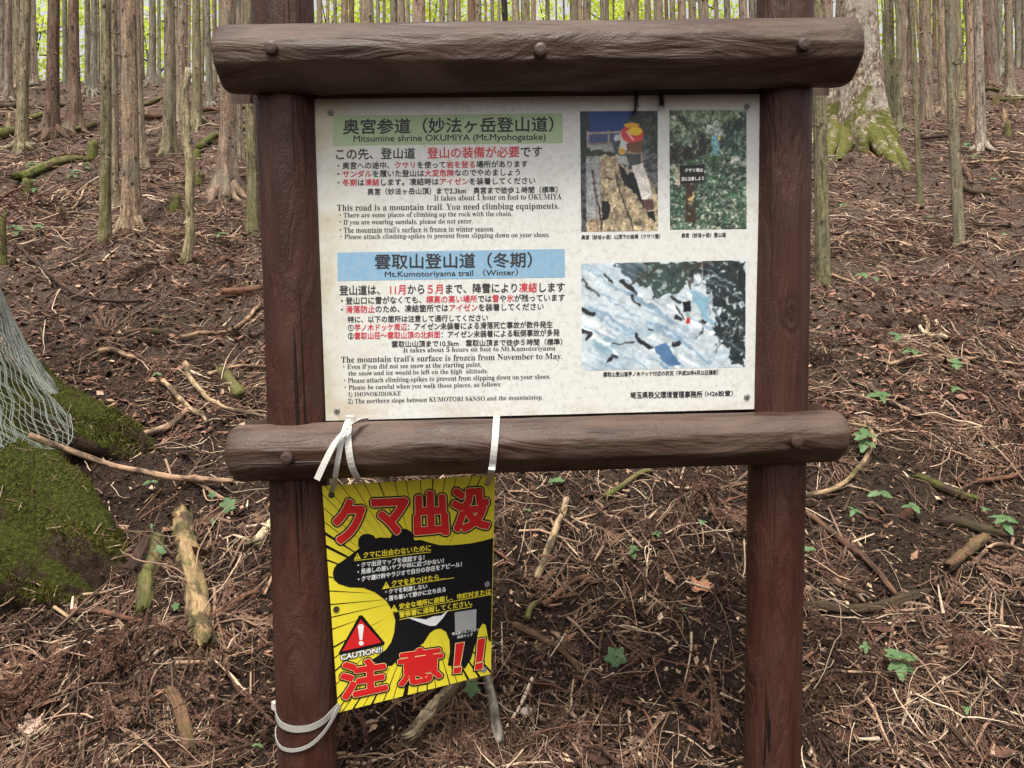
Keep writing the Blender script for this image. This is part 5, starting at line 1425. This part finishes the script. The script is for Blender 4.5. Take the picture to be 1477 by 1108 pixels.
BR = [
    ('branch', [(38, 628), (95, 648), (165, 672), (250, 688), (336, 694)], 10, 10, 'tan', 0, 'long smooth tan branch running from the netted tree foot to the left post'),
    ('branch', [(158, 652), (205, 640), (246, 620), (266, 604), (274, 596)], 13, 8, 'tan', 0, 'thick crooked tan branch above the long smooth one'),
    ('branch', [(258, 692), (300, 706), (328, 728), (336, 750)], 7, 4, 'tan', 0, 'thin hooked twig curling below the long tan branch'),
    ('branch', [(100, 874), (150, 881), (208, 902)], 10, 7, 'red', 0, 'orange-brown stick lying across the foot of the short greenish log'),
    ('branch', [(78, 868), (100, 880), (122, 905)], 6, 4, 'pale', .3, 'short pale stick left of the orange-brown stick'),
    ('branch', [(25, 370), (72, 412), (115, 430), (160, 443), (202, 438)], 5, 6, 'dark', 0, 'long thin dark stick on the left slope above the netted tree'),
    ('branch', [(262, 503), (318, 482), (350, 465), (370, 447), (374, 436)], 7, 5, 'tan', 0, 'curved tan branch ending beside the left post'),
    ('branch', [(266, 538), (272, 560), (290, 580), (316, 594), (380, 600)], 9, 6, 'pale', .1, 'gnarled pale root-like branch left of the left post'),
    ('branch', [(234, 560), (262, 590), (300, 624)], 9, 6, 'pale', 0, 'straight pale branch sloping toward the lower beam end'),
    ('branch', [(300, 548), (340, 535), (384, 533)], 6, 5, 'tan', 0, 'tan stick touching the left post above the lower beam'),
    ('branch', [(145, 528), (170, 532), (198, 536)], 11, 9, 'tan', 0, 'short stubby tan stick right of the netted tree'),
    ('branch', [(180, 487), (235, 484)], 11, 10, 'brown', .3, 'short brown log piece in the middle of the left slope'),
    ('branch', [(70, 405), (100, 392), (130, 375)], 5, 3, 'tan', 0, 'thin tan twig forked across the long dark stick'),
    ('branch', [(815, 724), (808, 760), (795, 795), (772, 834)], 9, 14, 'pale', .15, 'pale broken branch standing out left of centre under the lower beam'),
    ('branch', [(742, 899), (780, 932), (817, 962), (841, 1001), (851, 1034)], 13, 6, 'brown', .1, 'long brown branch pointing down from the poster side, forked end'),
    ('branch', [(796, 905), (808, 930), (818, 955)], 7, 5, 'tan', 0, 'short fork lying on the long brown branch right of the poster'),
    ('branch', [(870, 722), (905, 703), (940, 688)], 10, 8, 'olive', .7, 'mossy dark-green stick just under the lower beam'),
    ('branch', [(780, 862), (818, 845), (852, 829)], 10, 7, 'red', 0, 'splintered reddish stick right of the poster'),
    ('branch', [(880, 758), (870, 785), (857, 805)], 4, 4, 'tan', 0, 'thin arched twig in the middle between the posts'),
    ('branch', [(757, 892), (765, 872), (776, 858)], 10, 8, 'olive', .5, 'stubby olive stick beside the poster right edge'),
    ('branch', [(701, 972), (706, 1000), (714, 1040), (722, 1084)], 15, 17, 'grey', .05, 'pale grey lichen-spotted branch under the poster right corner'),
    ('branch', [(1160, 719), (1200, 709), (1228, 700), (1252, 680), (1259, 658), (1243, 637), (1220, 627)], 8, 7, 'tan', .35, 'big looping branch curving out from behind the right post'),
    ('branch', [(1258, 660), (1280, 643), (1302, 630)], 7, 4, 'tan', 0, 'side fork leaving the big looping branch beside the right post'),
    ('branch', [(1255, 568), (1275, 592), (1300, 604), (1330, 619)], 8, 6, 'tan', 0, 'tan branch right of the lower beam end, angled downhill'),
    ('branch', [(1160, 749), (1212, 777), (1251, 812), (1292, 853)], 9, 10, 'brown', 0, 'straight brown branch from the right post to the dark plank'),
    ('branch', [(1200, 824), (1224, 838), (1246, 857)], 9, 6, 'tan', .0, 'short tan stick ending at the dark plank'),
    ('branch', [(1404, 702), (1450, 698), (1476, 690)], 9, 6, 'red', 0, 'reddish branch at the right edge, forked'),
    ('branch', [(1404, 846), (1430, 826), (1477, 808)], 6, 5, 'tan', 0, 'thin tan stick at the right edge beside the broken brown log'),
    ('branch', [(1158, 1026), (1172, 1006), (1195, 997), (1240, 998), (1300, 1012), (1345, 1026), (1392, 1041)], 5, 4, 'tan', 0, 'long thin arched vine on the lower right bank'),
    ('branch', [(1290, 900), (1330, 950), (1400, 990), (1425, 960), (1425, 930)], 4, 3, 'tan', 0, 'curling thin vine above the long arched vine'),
    ('branch', [(1282, 551), (1330, 540), (1390, 530), (1477, 526)], 6, 4, 'tan', 0, 'long straight thin branch across the right slope'),
    ('branch', [(1334, 462), (1336, 484), (1330, 498)], 7, 5, 'pale', 0, 'upright twisted half of the pale split root on the right slope'),
    ('branch', [(1327, 482), (1338, 496), (1366, 510)], 5, 9, 'cream', 0, 'pale split root lying on the right slope'),
    ('branch', [(1201, 397), (1238, 418), (1257, 433), (1258, 446)], 4, 4, 'tan', 0, 'thin bent branch at the foot of the trunk hugging the right post'),
    ('branch', [(1380, 226), (1402, 261)], 7, 6, 'brown', 0, 'short brown stick crossing behind the near leaning pole tree'),
    ('branch', [(1386, 240), (1430, 236), (1477, 235)], 5, 4, 'tan', 0, 'long straight pole on the ground right of the near leaning tree'),
    ('branch', [(1330, 211), (1368, 210)], 6, 6, 'dark', 0, 'dark stick between the bent sapling and the near pole tree'),
    ('branch', [(1382, 262), (1410, 270), (1440, 275)], 9, 7, 'dark', .3, 'dark half-buried log right of the near pole tree'),
    ('branch', [(1085, 1008), (1062, 1040), (1040, 1078)], 0, 0, 'tan', 0, ''),
    ('branch', [(960, 1078), (940, 1092), (920, 1106)], 7, 5, 'tan', 0, 'short tan stick at the bottom centre of the bank'),
    ('branch', [(100, 314), (118, 290), (132, 262)], 4, 3, 'tan', 0, 'slanting tan stick left of the mossy-footed olive cedar'),
    ('branch', [(290, 165), (330, 162), (366, 158)], 7, 6, 'red', 0, 'reddish log under the left end of the top beam'),
    ('branch', [(320, 432), (378, 430)], 12, 11, 'red', .0, 'reddish rotten log touching the left post, halfway up the slope'),
    ('branch', [(278, 384), (306, 388)], 10, 9, 'red', 0, 'small reddish log at the broken snag foot'),
    ('branch', [(0, 172), (40, 160), (98, 153)], 8, 7, 'dark', .2, 'dark fallen pole in front of the crest at far left'),
    ('branch', [(40, 180), (64, 176)], 9, 8, 'olive', .9, 'mossy log piece between the pale and dark-red cedars'),
    ('branch', [(108, 187), (140, 180)], 8, 8, 'olive', .6, 'dark-green log beside the reddish cedar foot'),
    ('branch', [(198, 169), (234, 168)], 9, 8, 'red', 0, 'reddish log across the gap right of the stout shaggy cedar'),
    ('branch', [(200, 152), (234, 150)], 7, 7, 'olive', .4, 'olive log just below the crest right of the stout cedar'),
    ('branch', [(0, 203), (22, 196)], 14, 12, 'olive', .8, 'mossy log entering at the left edge'),
    ('branch', [(286, 219), (300, 202), (316, 192)], 10, 9, 'olive', .95, 'bright mossy log behind the broken snag'),
    ('branch', [(341, 196), (354, 189)], 9, 8, 'olive', .8, 'mossy log end between the buttressed cedar and the left post'),
    ('branch', [(1420, 142), (1450, 139)], 6, 6, 'olive', .4, 'greenish far log by the claw-rooted pale cedar'),
    ('branch', [(1428, 150), (1477, 150)], 6, 6, 'olive', .5, 'long greenish far log reaching the right edge'),
    ('branch', [(1232, 560), (1262, 548), (1290, 566)], 0, 0, 'tan', 0, ''),
]
for nm, pts, w0, w1, tone, moss, lab in BR:
    if w0: branch(nm, pts, w0, w1, tone, moss, lab, depths=[3.22, 3.30, 3.36, 3.45, 3.46] if pts[0] == (38, 628) else None)
LG = [
    ([(264, 732), (272, 800), (287, 880), (300, 955)], 26, 33, 'rot', .4, 'rotten flaking log with a mossy lower end, left of the left post', .10),
    ([(228, 762), (219, 820), (204, 892)], 18, 24, 'olive', .55, 'short greenish log lying beside the rotten flaking log', .05),
    ([(590, 1079), (622, 1038), (659, 1006), (694, 980)], 17, 26, 'cream', .05, 'splintered pale broken timber under the poster', .10),
    ([(1156, 886), (1221, 871), (1278, 860), (1335, 855)], 14, 15, 'dark', .15, 'flat dark rotting plank right of the right post', .03),
    ([(1370, 843), (1395, 826), (1423, 806)], 15, 17, 'brown', .25, 'broken brown log piece on the right bank', .06),
    ([(1368, 765), (1410, 783), (1448, 792)], 17, 14, 'dark', .2, 'dark damp log above the broken brown piece at right', .05),
    ([(1325, 701), (1362, 714), (1412, 724)], 12, 11, 'dark', .75, 'mossy dark log on the right bank below the long thin branch', .04),
    ([(322, 540), (345, 574)], 15, 17, 'olive', .5, 'stubby mossy log chunk left of the left post', .05),
    ([(27, 254), (73, 239), (126, 226)], 13, 11, 'olive', 1.0, 'bright mossy fallen log with an orange broken butt on the left slope', .04),
    ([(247, 1030), (262, 1060), (275, 1110)], 17, 20, 'brown', .3, 'brown rotten log at the bottom edge left of the left post', .06),
    ([(300, 915), (330, 890), (372, 870)], 12, 8, 'red', 0, 'long split reddish wood sliver between rotten log and left post', .08),
    ([(84, 790), (112, 808), (142, 828)], 10, 20, 'brown', 0, 'dark wedge of bark leaning on the mossy root', .08),
    ([(190, 830), (205, 790), (216, 762)], 26, 14, 'dark', 0, 'dark slab of peeled bark left of the short greenish log', .05),
    ([(372, 808), (384, 790), (400, 770)], 16, 12, 'cream', 0, 'pale wood wedge poking out left of the left post', .05),
    ([(640, 1044), (652, 1036), (664, 1029)], 10, 7, 'red', 0, 'orange wood chip right of the pale broken timber', .1),
]
for pts, w0, w1, tone, moss, lab, ro in LG:
    branch('fallen_log', pts, w0, w1, tone, moss, lab, 'log', 20, .30, .12, ro, max(18, 7 * len(pts)), 'fallen logs and wood pieces')
# the mossy log's broken orange butt
# stumps
def stump(px, py, w, h, tone, moss, label):
    x, y = gxy(px, py); z = float(terrain(x, y)); base = np.array([x, y, z])
    r = w / 2 / F * y; hh = h / F * y
    V, fs, rest = trunk_geo(base, base + [r * .15, 0, hh], r, .5, hh * .5, 5, int(px), 16, .9)
    rs = np.random.default_rng(int(px)); m = V[:, 2] > z + hh * .8
    V[m, 2] += rs.normal(0, .12, m.sum()) * hh
    o = new_mesh('stump', V, fs, M_wood, None, base, rest=rest); o.color = (*WT[tone], moss)
    tag(o, label, 'stump', 'old stumps on the slope')
for a in [(134, 221, 12, 22, 'olive', .9, 'mossy stump at the upper end of the bright mossy log'), (40, 275, 12, 26, 'olive', .8, 'mossy stump in front of the bright mossy log'), (287, 264, 12, 18, 'olive', 1, 'pointed yellow-green mossy stump right of the broken snag'),
          (285, 232, 8, 12, 'olive', 1, 'small mossy stump behind the broken snag'), (253, 318, 14, 20, 'olive', .7, 'low mossy stump left of the broken snag, on open ground'), (230, 287, 8, 8, 'olive', 1, 'tiny mossy knob right of the stout shaggy cedar'), (87, 318, 10, 14, 'brown', .2, 'faint brown stump alone on the left slope'),
          (12, 198, 6, 30, 'pale', .3, 'slim pale broken stub on the left-edge mossy log'), (4, 392, 9, 70, 'olive', .6, 'mossy stake at the left edge below the hanging dead frond'), (1453, 206, 10, 18, 'olive', .3, 'stump on the far right slope by the pale claw-rooted cedar'), (1436, 152, 9, 12, 'brown', .3, 'small far stump on the greenish log at right'),
          (1467, 160, 6, 14, 'brown', .1, 'slim far stub near the right edge'), (1448, 185, 6, 22, 'pale', .1, 'pale splintered stub on the far right slope'), (245, 386, 12, 14, 'red', 0, 'small reddish stub just left of the broken snag foot')]:
    stump(*a)

# ------------------------------------------------------------------ mossy tree at the left with its deer net
def net_tree():
    cx, cy = -2.92, 3.55
    z0 = float(base_h(cx, cy)); base = np.array([cx, cy, z0])
    root = thing('old_cedar', 'old mossy-rooted tree at the left edge, trunk wrapped in netting', 'tree', base)
    Rn = lambda h: .30 + .74 * np.exp(-np.maximum(h, -.1) / .45)
    hs = np.concatenate([np.linspace(-.5, 1.2, 44), np.linspace(1.4, 5, 12)])
    th = np.linspace(0, 2 * np.pi, 72, endpoint=False)
    lob = .10 * np.sin(5 * th + .7) + .06 * np.sin(9 * th)
    rr = (Rn(hs)[:, None] - .05) * (1 + lob[None] * np.exp(-np.maximum(hs, 0) / .8)[:, None]) * (1 + .05 * vnoise(np.cos(th)[None] * 5 + 20, np.sin(th)[None] * 5 + hs[:, None] * 3))
    rr = np.minimum(rr, .86 + 0 * rr)
    V = base + np.stack([np.cos(th)[None] * rr, np.sin(th)[None] * rr, hs[:, None] + 0 * rr], -1)
    n = len(hs); i = np.arange(n - 1)[:, None] * 72; j = np.arange(72)[None]; k = (j + 1) % 72
    Fq = np.stack([i + j, i + k, i + 72 + k, i + 72 + j], -1).reshape(-1, 4)
    rest = np.stack([np.cos(th)[None] * .5 + 0 * rr, np.sin(th)[None] * .5 + 0 * rr, hs[:, None] + 0 * rr], -1)
    new_mesh('trunk', V.reshape(-1, 3), [Fq], M_root, root, base, rest=rest.reshape(-1, 3))
    def rt(pts, sd):
        pts = np.array(pts); q = resample(pts, 34)
        V, fs, rest = tube(np.column_stack([q[:, :2], base_h(q[:, 0], q[:, 1]) + q[:, 2]]), q[:, 3], 40, .34, 2.6, sd, ridges=lambda th, s_: 1 + .10 * np.sin(5 * th + sd + s_ * 1.5) * np.sin(2 * th + 1) + .05 * np.sin(9 * th + 2 * s_))
        rs = np.random.default_rng(sd); V = V + .012 * np.stack([vnoise(V[:, 0] * 30, V[:, 2] * 30 + V[:, 1] * 30), vnoise(V[:, 1] * 30 + 5, V[:, 2] * 30), vnoise(V[:, 0] * 30 + 9, V[:, 1] * 30)], -1) * 2
        o = new_mesh('buttress_root', V, fs, M_root, root, base, rest=V)
        # moss: short blades all over the upper side
        c = V[fs[0]].mean(1); nrm = np.cross(V[fs[0][:, 1]] - V[fs[0][:, 0]], V[fs[0][:, 3]] - V[fs[0][:, 0]]); nrm /= np.linalg.norm(nrm, axis=1)[:, None] + 1e-9
        ax = np.repeat(np.column_stack([q[:, :2], base_h(q[:, 0], q[:, 1]) + q[:, 2]])[:-1], 40, 0)
        nrm *= np.sign(((c - ax) * nrm).sum(1))[:, None]
        m = np.where((nrm[:, 2] > -.25) & (vnoise(c[:, 0] * 9 + 4, c[:, 1] * 9 + c[:, 2] * 9) + .35 * nrm[:, 2] > .08))[0]
        pick = rs.choice(m, 7000); f = fs[0][pick]
        a, b = rs.random((2, len(pick), 1))
        p = V[f[:, 0]] * (1 - a) * (1 - b) + V[f[:, 1]] * a * (1 - b) + V[f[:, 2]] * a * b + V[f[:, 3]] * (1 - a) * b
        d = nrm[pick] + rs.normal(0, .6, (len(pick), 3)); ln = rs.uniform(.006, .016, (len(pick), 1))
        w = np.cross(d, rs.normal(0, 1, d.shape)); w /= np.linalg.norm(w, axis=1)[:, None]
        q3 = np.stack([p - w * .0022, p + w * .0022, p + d * ln], 1).reshape(-1, 3)
        # fallen needles and bark crumbs caught in the moss
        pk2 = rs.choice(m, 420); p2 = V[fs[0][pk2]].mean(1) + nrm[pk2] * .006
        d2 = rs.normal(0, 1, p2.shape); d2 -= nrm[pk2] * (d2 * nrm[pk2]).sum(1)[:, None] * .8; d2 /= np.linalg.norm(d2, axis=1)[:, None]
        w2 = np.cross(d2, nrm[pk2]); l2 = rs.uniform(.008, .035, (420, 1)); b2 = rs.uniform(.0005, .0016, (420, 1))
        q2 = np.stack([p2 - d2 * l2 - w2 * b2, p2 - w2 * -b2 - d2 * l2 * .8, p2 + d2 * l2 + w2 * b2 * .5, p2 + d2 * l2 * .9 - w2 * b2], 1).reshape(-1, 3)
        de = new_mesh('caught_litter', q2, [np.arange(len(q2)).reshape(-1, 4)], M_litter, o, base, col_attr=np.repeat(TONES[rs.integers(0, 7, 420)] * .7, 4, 0), rest=q2, smooth=False)
        de['kind'] = 'stuff'
        tint = np.repeat(np.array([[.062, .070, .011]]) * rs.uniform(.4, 1.9, (len(pick), 1)) + rs.uniform(0, .03, (len(pick), 1)) * [[1, .8, 0]], 3, 0)
        mo = new_mesh('moss', q3, [np.arange(len(q3)).reshape(-1, 3)], M_litter, o, base, col_attr=tint, rest=q3, smooth=False)
    rt([(-2.85, 3.35, .06, .33), (-2.3, 3.1, .04, .32), (-2.02, 3.02, .01, .30), (-1.80, 2.98, -.04, .25), (-1.66, 2.96, -.09, .18), (-1.56, 2.95, -.16, .07)], 5)
    rt([(-2.5, 3.8, .12, .27), (-2.2, 3.78, .06, .21), (-1.98, 3.77, .0, .155), (-1.84, 3.76, -.05, .10), (-1.74, 3.75, -.12, .04)], 6)
    # the net: two families of slack strands wrapped over the flare
    rs = np.random.default_rng(8)
    Ru = lambda h: .33 + .90 * np.exp(-np.maximum(h, 0) / .45)
    def npt(a, h):
        r = np.minimum(Ru(h), .98) * (1 + .03 * np.sin(5 * a + 1) + .025 * vnoise(a * 4, h * 5)) + .015
        return base + np.stack([np.cos(a) * r, np.sin(a) * r, h - .02 + .02 * np.sin(a * 9 + h * 5)], -1)
    hb = lambda a: .16 + .10 * np.sin(a * 3.0 + 1.2) + .05 * np.sin(a * 11)
    strands = []
    t = np.linspace(0, 1, 46)
    for fam in (1, -1):
        for a0 in np.arange(-3.2, 2.2, .0215):
            h = hb(a0) + t * (1.7 - hb(a0))
            a = a0 + fam * (.85 * (t ** .8)) * 1.0 + .012 * np.sin(t * 46 * np.pi / 1.0 * .5) + .02 * rs.normal()
            m = (a > -3.1) & (a < 1.3)
            if m.sum() < 4: continue
            Pn = npt(a[m], h[m])
            strands.append(tube(Pn, .00125, 3, cap=False))
    a = np.linspace(-3.1, 1.3, 160)
    strands.append(tube(npt(a, hb(a)), .002, 4, cap=False))
    V, fs, rest = merge(strands)
    o = new_mesh('deer_net', V, fs, mat_flat('pale_net_cord', (.20, .21, .18), .8), None, base, rest=rest)
    tag(o, 'pale diamond-mesh deer net draped round the trunk at the left edge', 'net')
net_tree()

# hanging dead frond at the left edge
def edge_frond():
    p0 = at(-30, 345, 3.2); e = at(36, 268, 3.2)
    t = np.linspace(0, 1, 12)
    mid = at(0, 290, 3.2)
    q = resample([p0, mid, e], 12)
    parts = [tube(q, np.linspace(.006, .003, 12), 5)]
    for k in range(1, 12):
        for s in range(2):
            b = q[k] + rs_f.normal(0, .005, 3)
            d = np.array([.06 + .05 * rs_f.random(), rs_f.normal(0, .02), -.05 - .05 * rs_f.random()])
            parts.append(tube(resample([b, b + d * .6 + (0, 0, .01), b + d], 5), np.linspace(.0025, .001, 5), 4))
    V, fs, rest = merge(parts)
    o = new_mesh('dead_frond', V, fs, M_litter, None, p0, col_attr=np.repeat([srgb(70, 44, 40)], len(V), 0), rest=rest)
    tag(o, 'dark dead frond arching in at the left edge above the netted tree', 'branch')
rs_f = np.random.default_rng(2)
edge_frond()

# sprigs caught on the board's top edge
def sprig(px, label, L, seed):
    rs = np.random.default_rng(seed)
    p = bp(np.array(float(px)), np.array(130.), .012); e = p + np.array([rs.normal(0, .004), -.004, -L])
    q = resample([p, (p + e) / 2 + (rs.normal(0, .004), -.006, 0), e], 12)
    parts = [tube(q, .0018, 4)]
    for k in range(2, 12):
        for s in (-1, 1):
            b = q[k]; d = np.array([s * .009, -.003, -.010]) * rs.uniform(.5, 1.2)
            parts.append(tube(np.stack([b, b + d * .6, b + d]), [.0016, .0012, .0005], 4))
    V, fs, rest = merge(parts)
    o = new_mesh('dead_sprig', V, fs, M_litter, None, p, col_attr=np.repeat([[.022, .014, .012]], len(V), 0), rest=rest)
    tag(o, label, 'sprig', 'sprigs caught under the top beam')
sprig(915, 'longer dark sprig hanging over the climber photo top', .055, 1)
sprig(954, 'shorter dark sprig hanging between the two upper photos', .038, 2)

# ------------------------------------------------------------------ seedlings
def leaf_mesh(kind):
    a = np.linspace(0, 2 * np.pi, 29)[:-1]
    if kind == 'lobed':
        r = .5 * (1 + .22 * np.cos(5 * a) + .05 * np.cos(15 * a)); x = .45 + r * np.cos(a); y = r * np.sin(a) * 1.05
    else:
        x = .5 + .5 * np.cos(a); y = .30 * np.sin(a) * (1 - .55 * x ** 2) * (1 - .05 * np.cos(14 * a))
    z = .35 * np.abs(y) ** 1.2 - .28 * x ** 2 * .5 + .03 * np.sin(x * 20)
    V = np.column_stack([x, y, z]); V = np.vstack([V, [[.45, 0, -.02]]])
    n = len(a); f = np.stack([np.arange(n), (np.arange(n) + 1) % n, np.full(n, n)], -1)
    me = bpy.data.meshes.new('leaf'); me.from_pydata(V.tolist(), [], f.tolist()); me.materials.append(M_seed)
    me.polygons.foreach_set('use_smooth', np.ones(n, bool))
    return me
LM = {k: leaf_mesh(k) for k in ('lobed', 'oval')}
def stem_mesh(h):
    V, fs, rest = tube(np.array([[0, 0, -.02], [.003, 0, h * .5], [0, .002, h]]), [.0022, .0018, .0014], 5)
    me = bpy.data.meshes.new('stem'); me.from_pydata(V.tolist(), [], [list(map(int, f)) for q in fs for f in q]); me.materials.append(M_stem); return me
def seedling(px, py, wpx, n, kind, label):
    rs = np.random.default_rng(int(px * 3 + py))
    x, y = gxy(px, py + wpx * .3); z = float(terrain(x, y))
    s = wpx * .80 / F * y; h = s * .6 + .03
    o = thing('seedling', label, 'plant', (x, y, z), 'green seedlings in the litter')
    o.rotation_euler = (R(28), 0, 0)
    st = bpy.data.objects.new('stem', stem_mesh(h)); col.objects.link(st); st.parent = o
    for k in range(n):
        lf = bpy.data.objects.new('leaf', LM[kind]); col.objects.link(lf); lf.parent = o
        sz = s * (.58 if n > 2 else .8 if n == 2 else 1.0) * rs.uniform(.8, 1.15)
        lf.scale = (sz, sz, sz)
        lf.location = (0, 0, h * (1 - .25 * (k >= 4)))
        az = 2 * math.pi * k / n + rs.uniform(-.35, .35) - (math.pi / 2 if n == 1 else 0)
        lf.rotation_euler = (rs.normal(0, .15), rs.uniform(-.1, .25) if n > 1 else .45, az)
SD = [(800, 702, 20, 2, 'lobed', 'lobed seedling just below the lower beam, right of the poster'), (886, 945, 34, 1, 'lobed', 'bright lobed leaf alone on dark soil between the posts'), (681, 1007, 26, 1, 'lobed', 'lobed green leaf beneath the poster right corner'),
      (238, 783, 20, 1, 'lobed', 'single leaf on the short greenish log'), (337, 726, 24, 1, 'lobed', 'bright leaf beside the thin hooked twig'), (309, 706, 16, 1, 'lobed', 'small leaf under the long tan branch by the left post'), (222, 690, 18, 2, 'oval', 'small leaf pair under the long tan branch, further left'),
      (222, 744, 12, 1, 'oval', 'tiny leaf above the short greenish log'), (309, 762, 12, 1, 'oval', 'tiny leaf right of the rotten log top'), (260, 884, 12, 1, 'lobed', 'tiny leaf between the two logs at left'), (230, 552, 20, 3, 'oval', 'pale seedling above the thick crooked tan branch'),
      (760, 745, 10, 2, 'oval', 'tiny seedling right of the poster top corner'), (912, 802, 26, 5, 'oval', 'fine-leaved seedling in the middle between the posts'), (945, 770, 18, 4, 'oval', 'seedling above the fine-leaved one between the posts'), (1010, 775, 16, 3, 'oval', 'small seedling near the right post, above the orange leaf'), (985, 902, 10, 2, 'oval', 'tiny seedling low between the posts near the right post'),
      (1240, 660, 46, 6, 'oval', 'broad leafy seedling inside the big looping branch'), (1262, 722, 36, 2, 'oval', 'two-leaved seedling below the big looping branch'), (1226, 742, 28, 3, 'oval', 'low seedling left of the two-leaved one'), (1310, 740, 32, 4, 'oval', 'sprawling seedling right of the two-leaved one'),
      (1438, 768, 42, 5, 'oval', 'largest leafy seedling by the dark damp log'), (1415, 735, 22, 3, 'oval', 'seedling above the dark damp log'), (1290, 985, 56, 7, 'oval', 'leafy seedling on the arched vine, lower right bank'), (1242, 957, 24, 4, 'oval', 'small seedling left of the leafy one on the arched vine'), (1385, 1062, 20, 3, 'oval', 'seedling near the bottom right corner'),
      (1262, 590, 42, 4, 'oval', 'seedling beside the tan branch right of the lower beam end'), (1370, 585, 30, 3, 'oval', 'seedling on the mid right slope below the long straight branch'), (1310, 540, 36, 4, 'oval', 'low pale seedling under the long straight branch'), (1372, 548, 30, 3, 'lobed', 'bright seedling just under the long straight branch'), (1290, 510, 28, 3, 'oval', 'seedling left of the pale split root'),
      (1240, 400, 24, 4, 'oval', 'seedling near the trunk hugging the right post'), (1262, 412, 18, 3, 'oval', 'small seedling right of the trunk hugging the right post'), (1213, 286, 18, 3, 'oval', 'seedling below the huge mottled tree foot'), (1340, 308, 14, 3, 'oval', 'small seedling between the bent sapling and the near pole tree'), (1445, 333, 18, 3, 'oval', 'pale seedling on the right slope near the edge'),
      (1405, 232, 26, 5, 'oval', 'leafy seedling behind the near pole tree'), (1392, 215, 22, 5, 'oval', 'seedling at the twin cedars foot'), (1430, 255, 16, 4, 'oval', 'seedling on the far right slope'), (1275, 268, 12, 3, 'oval', 'tiny seedling in front of the huge mottled tree'), (1166, 792, 14, 2, 'lobed', 'bright yellow-green leaf touching the right post'),
      (50, 232, 22, 5, 'oval', 'seedling behind the bright mossy log'), (45, 262, 26, 5, 'oval', 'seedling beside the mossy stump at far left'), (110, 255, 26, 6, 'oval', 'seedling in front of the bright mossy log end'), (128, 238, 18, 5, 'oval', 'seedling at the upper stump by the mossy log'), (55, 272, 18, 4, 'oval', 'low seedling right of the mossy stump at far left'),
      (28, 352, 34, 5, 'oval', 'pale seedling at the left edge beside the mossy stake'), (10, 365, 18, 3, 'oval', 'seedling at the left edge by the stake foot'), (60, 352, 22, 4, 'oval', 'faint seedling on the open left slope'), (320, 345, 24, 4, 'oval', 'faint seedling left of the left post'), (375, 1095, 14, 2, 'oval', 'green sprout at the bottom edge by the left post')]
for a in SD: seedling(*a)

# small stone and an orange leaf
def pebble(px, py, wpx, tone, label):
    x, y = gxy(px, py); z = float(terrain(x, y)); s = wpx / 2 / F * y
    t = np.linspace(.02, np.pi - .02, 12)
    P = np.stack([x + 0 * t, y + 0 * t, z + s * .25 - s * .7 * np.cos(t) * -1 * -1], -1)
    V, fs, rest = tube(np.stack([x + s * -np.cos(t), y + 0 * t, z + s * .3 + 0 * t], -1), s * np.sin(t) * .8, 16, .25, 9, 3)
    o = new_mesh('stone', V, fs, M_litter, None, (x, y, z), col_attr=np.repeat([tone], len(V), 0), rest=V)
    tag(o, label, 'stone')
pebble(760, 1029, 20, srgb(165, 150, 140), 'small pale grey stone right of the grey lichen-spotted branch')
def dry_leaf(px, py, wpx, tone, label):
    x, y = gxy(px, py); s = wpx / F * y; z = float(terrain(x, y))
    a = np.linspace(0, 2 * np.pi, 33)[:-1]
    r = .5 * (1 + .25 * np.cos(5 * a + .5) + .08 * np.cos(11 * a))
    X = r * np.cos(a); Y = r * np.sin(a)
    V = np.vstack([np.column_stack([X, Y, .35 * (X ** 2 + Y ** 2) + .12 * np.sin(a * 3)]), [[0, 0, 0]]]) * s
    V[:, 2] += V[:, 1] * .5 + .02; V = V + [x, y, z]
    n = 32; f = np.stack([np.arange(n), (np.arange(n) + 1) % n, np.full(n, n)], -1)
    o = new_mesh('dry_leaf', V, [f], M_litter, None, (x, y, z), col_attr=np.repeat([tone], len(V), 0), rest=V)
    tag(o, label, 'leaf', 'single dry leaves')
for a in [(1012, 856, 28, srgb(168, 122, 98), 'curled orange-brown leaf left of the right post'), (45, 1045, 30, srgb(196, 168, 154), 'pale pinkish dry leaf at the lower left corner')]:
    dry_leaf(*a)
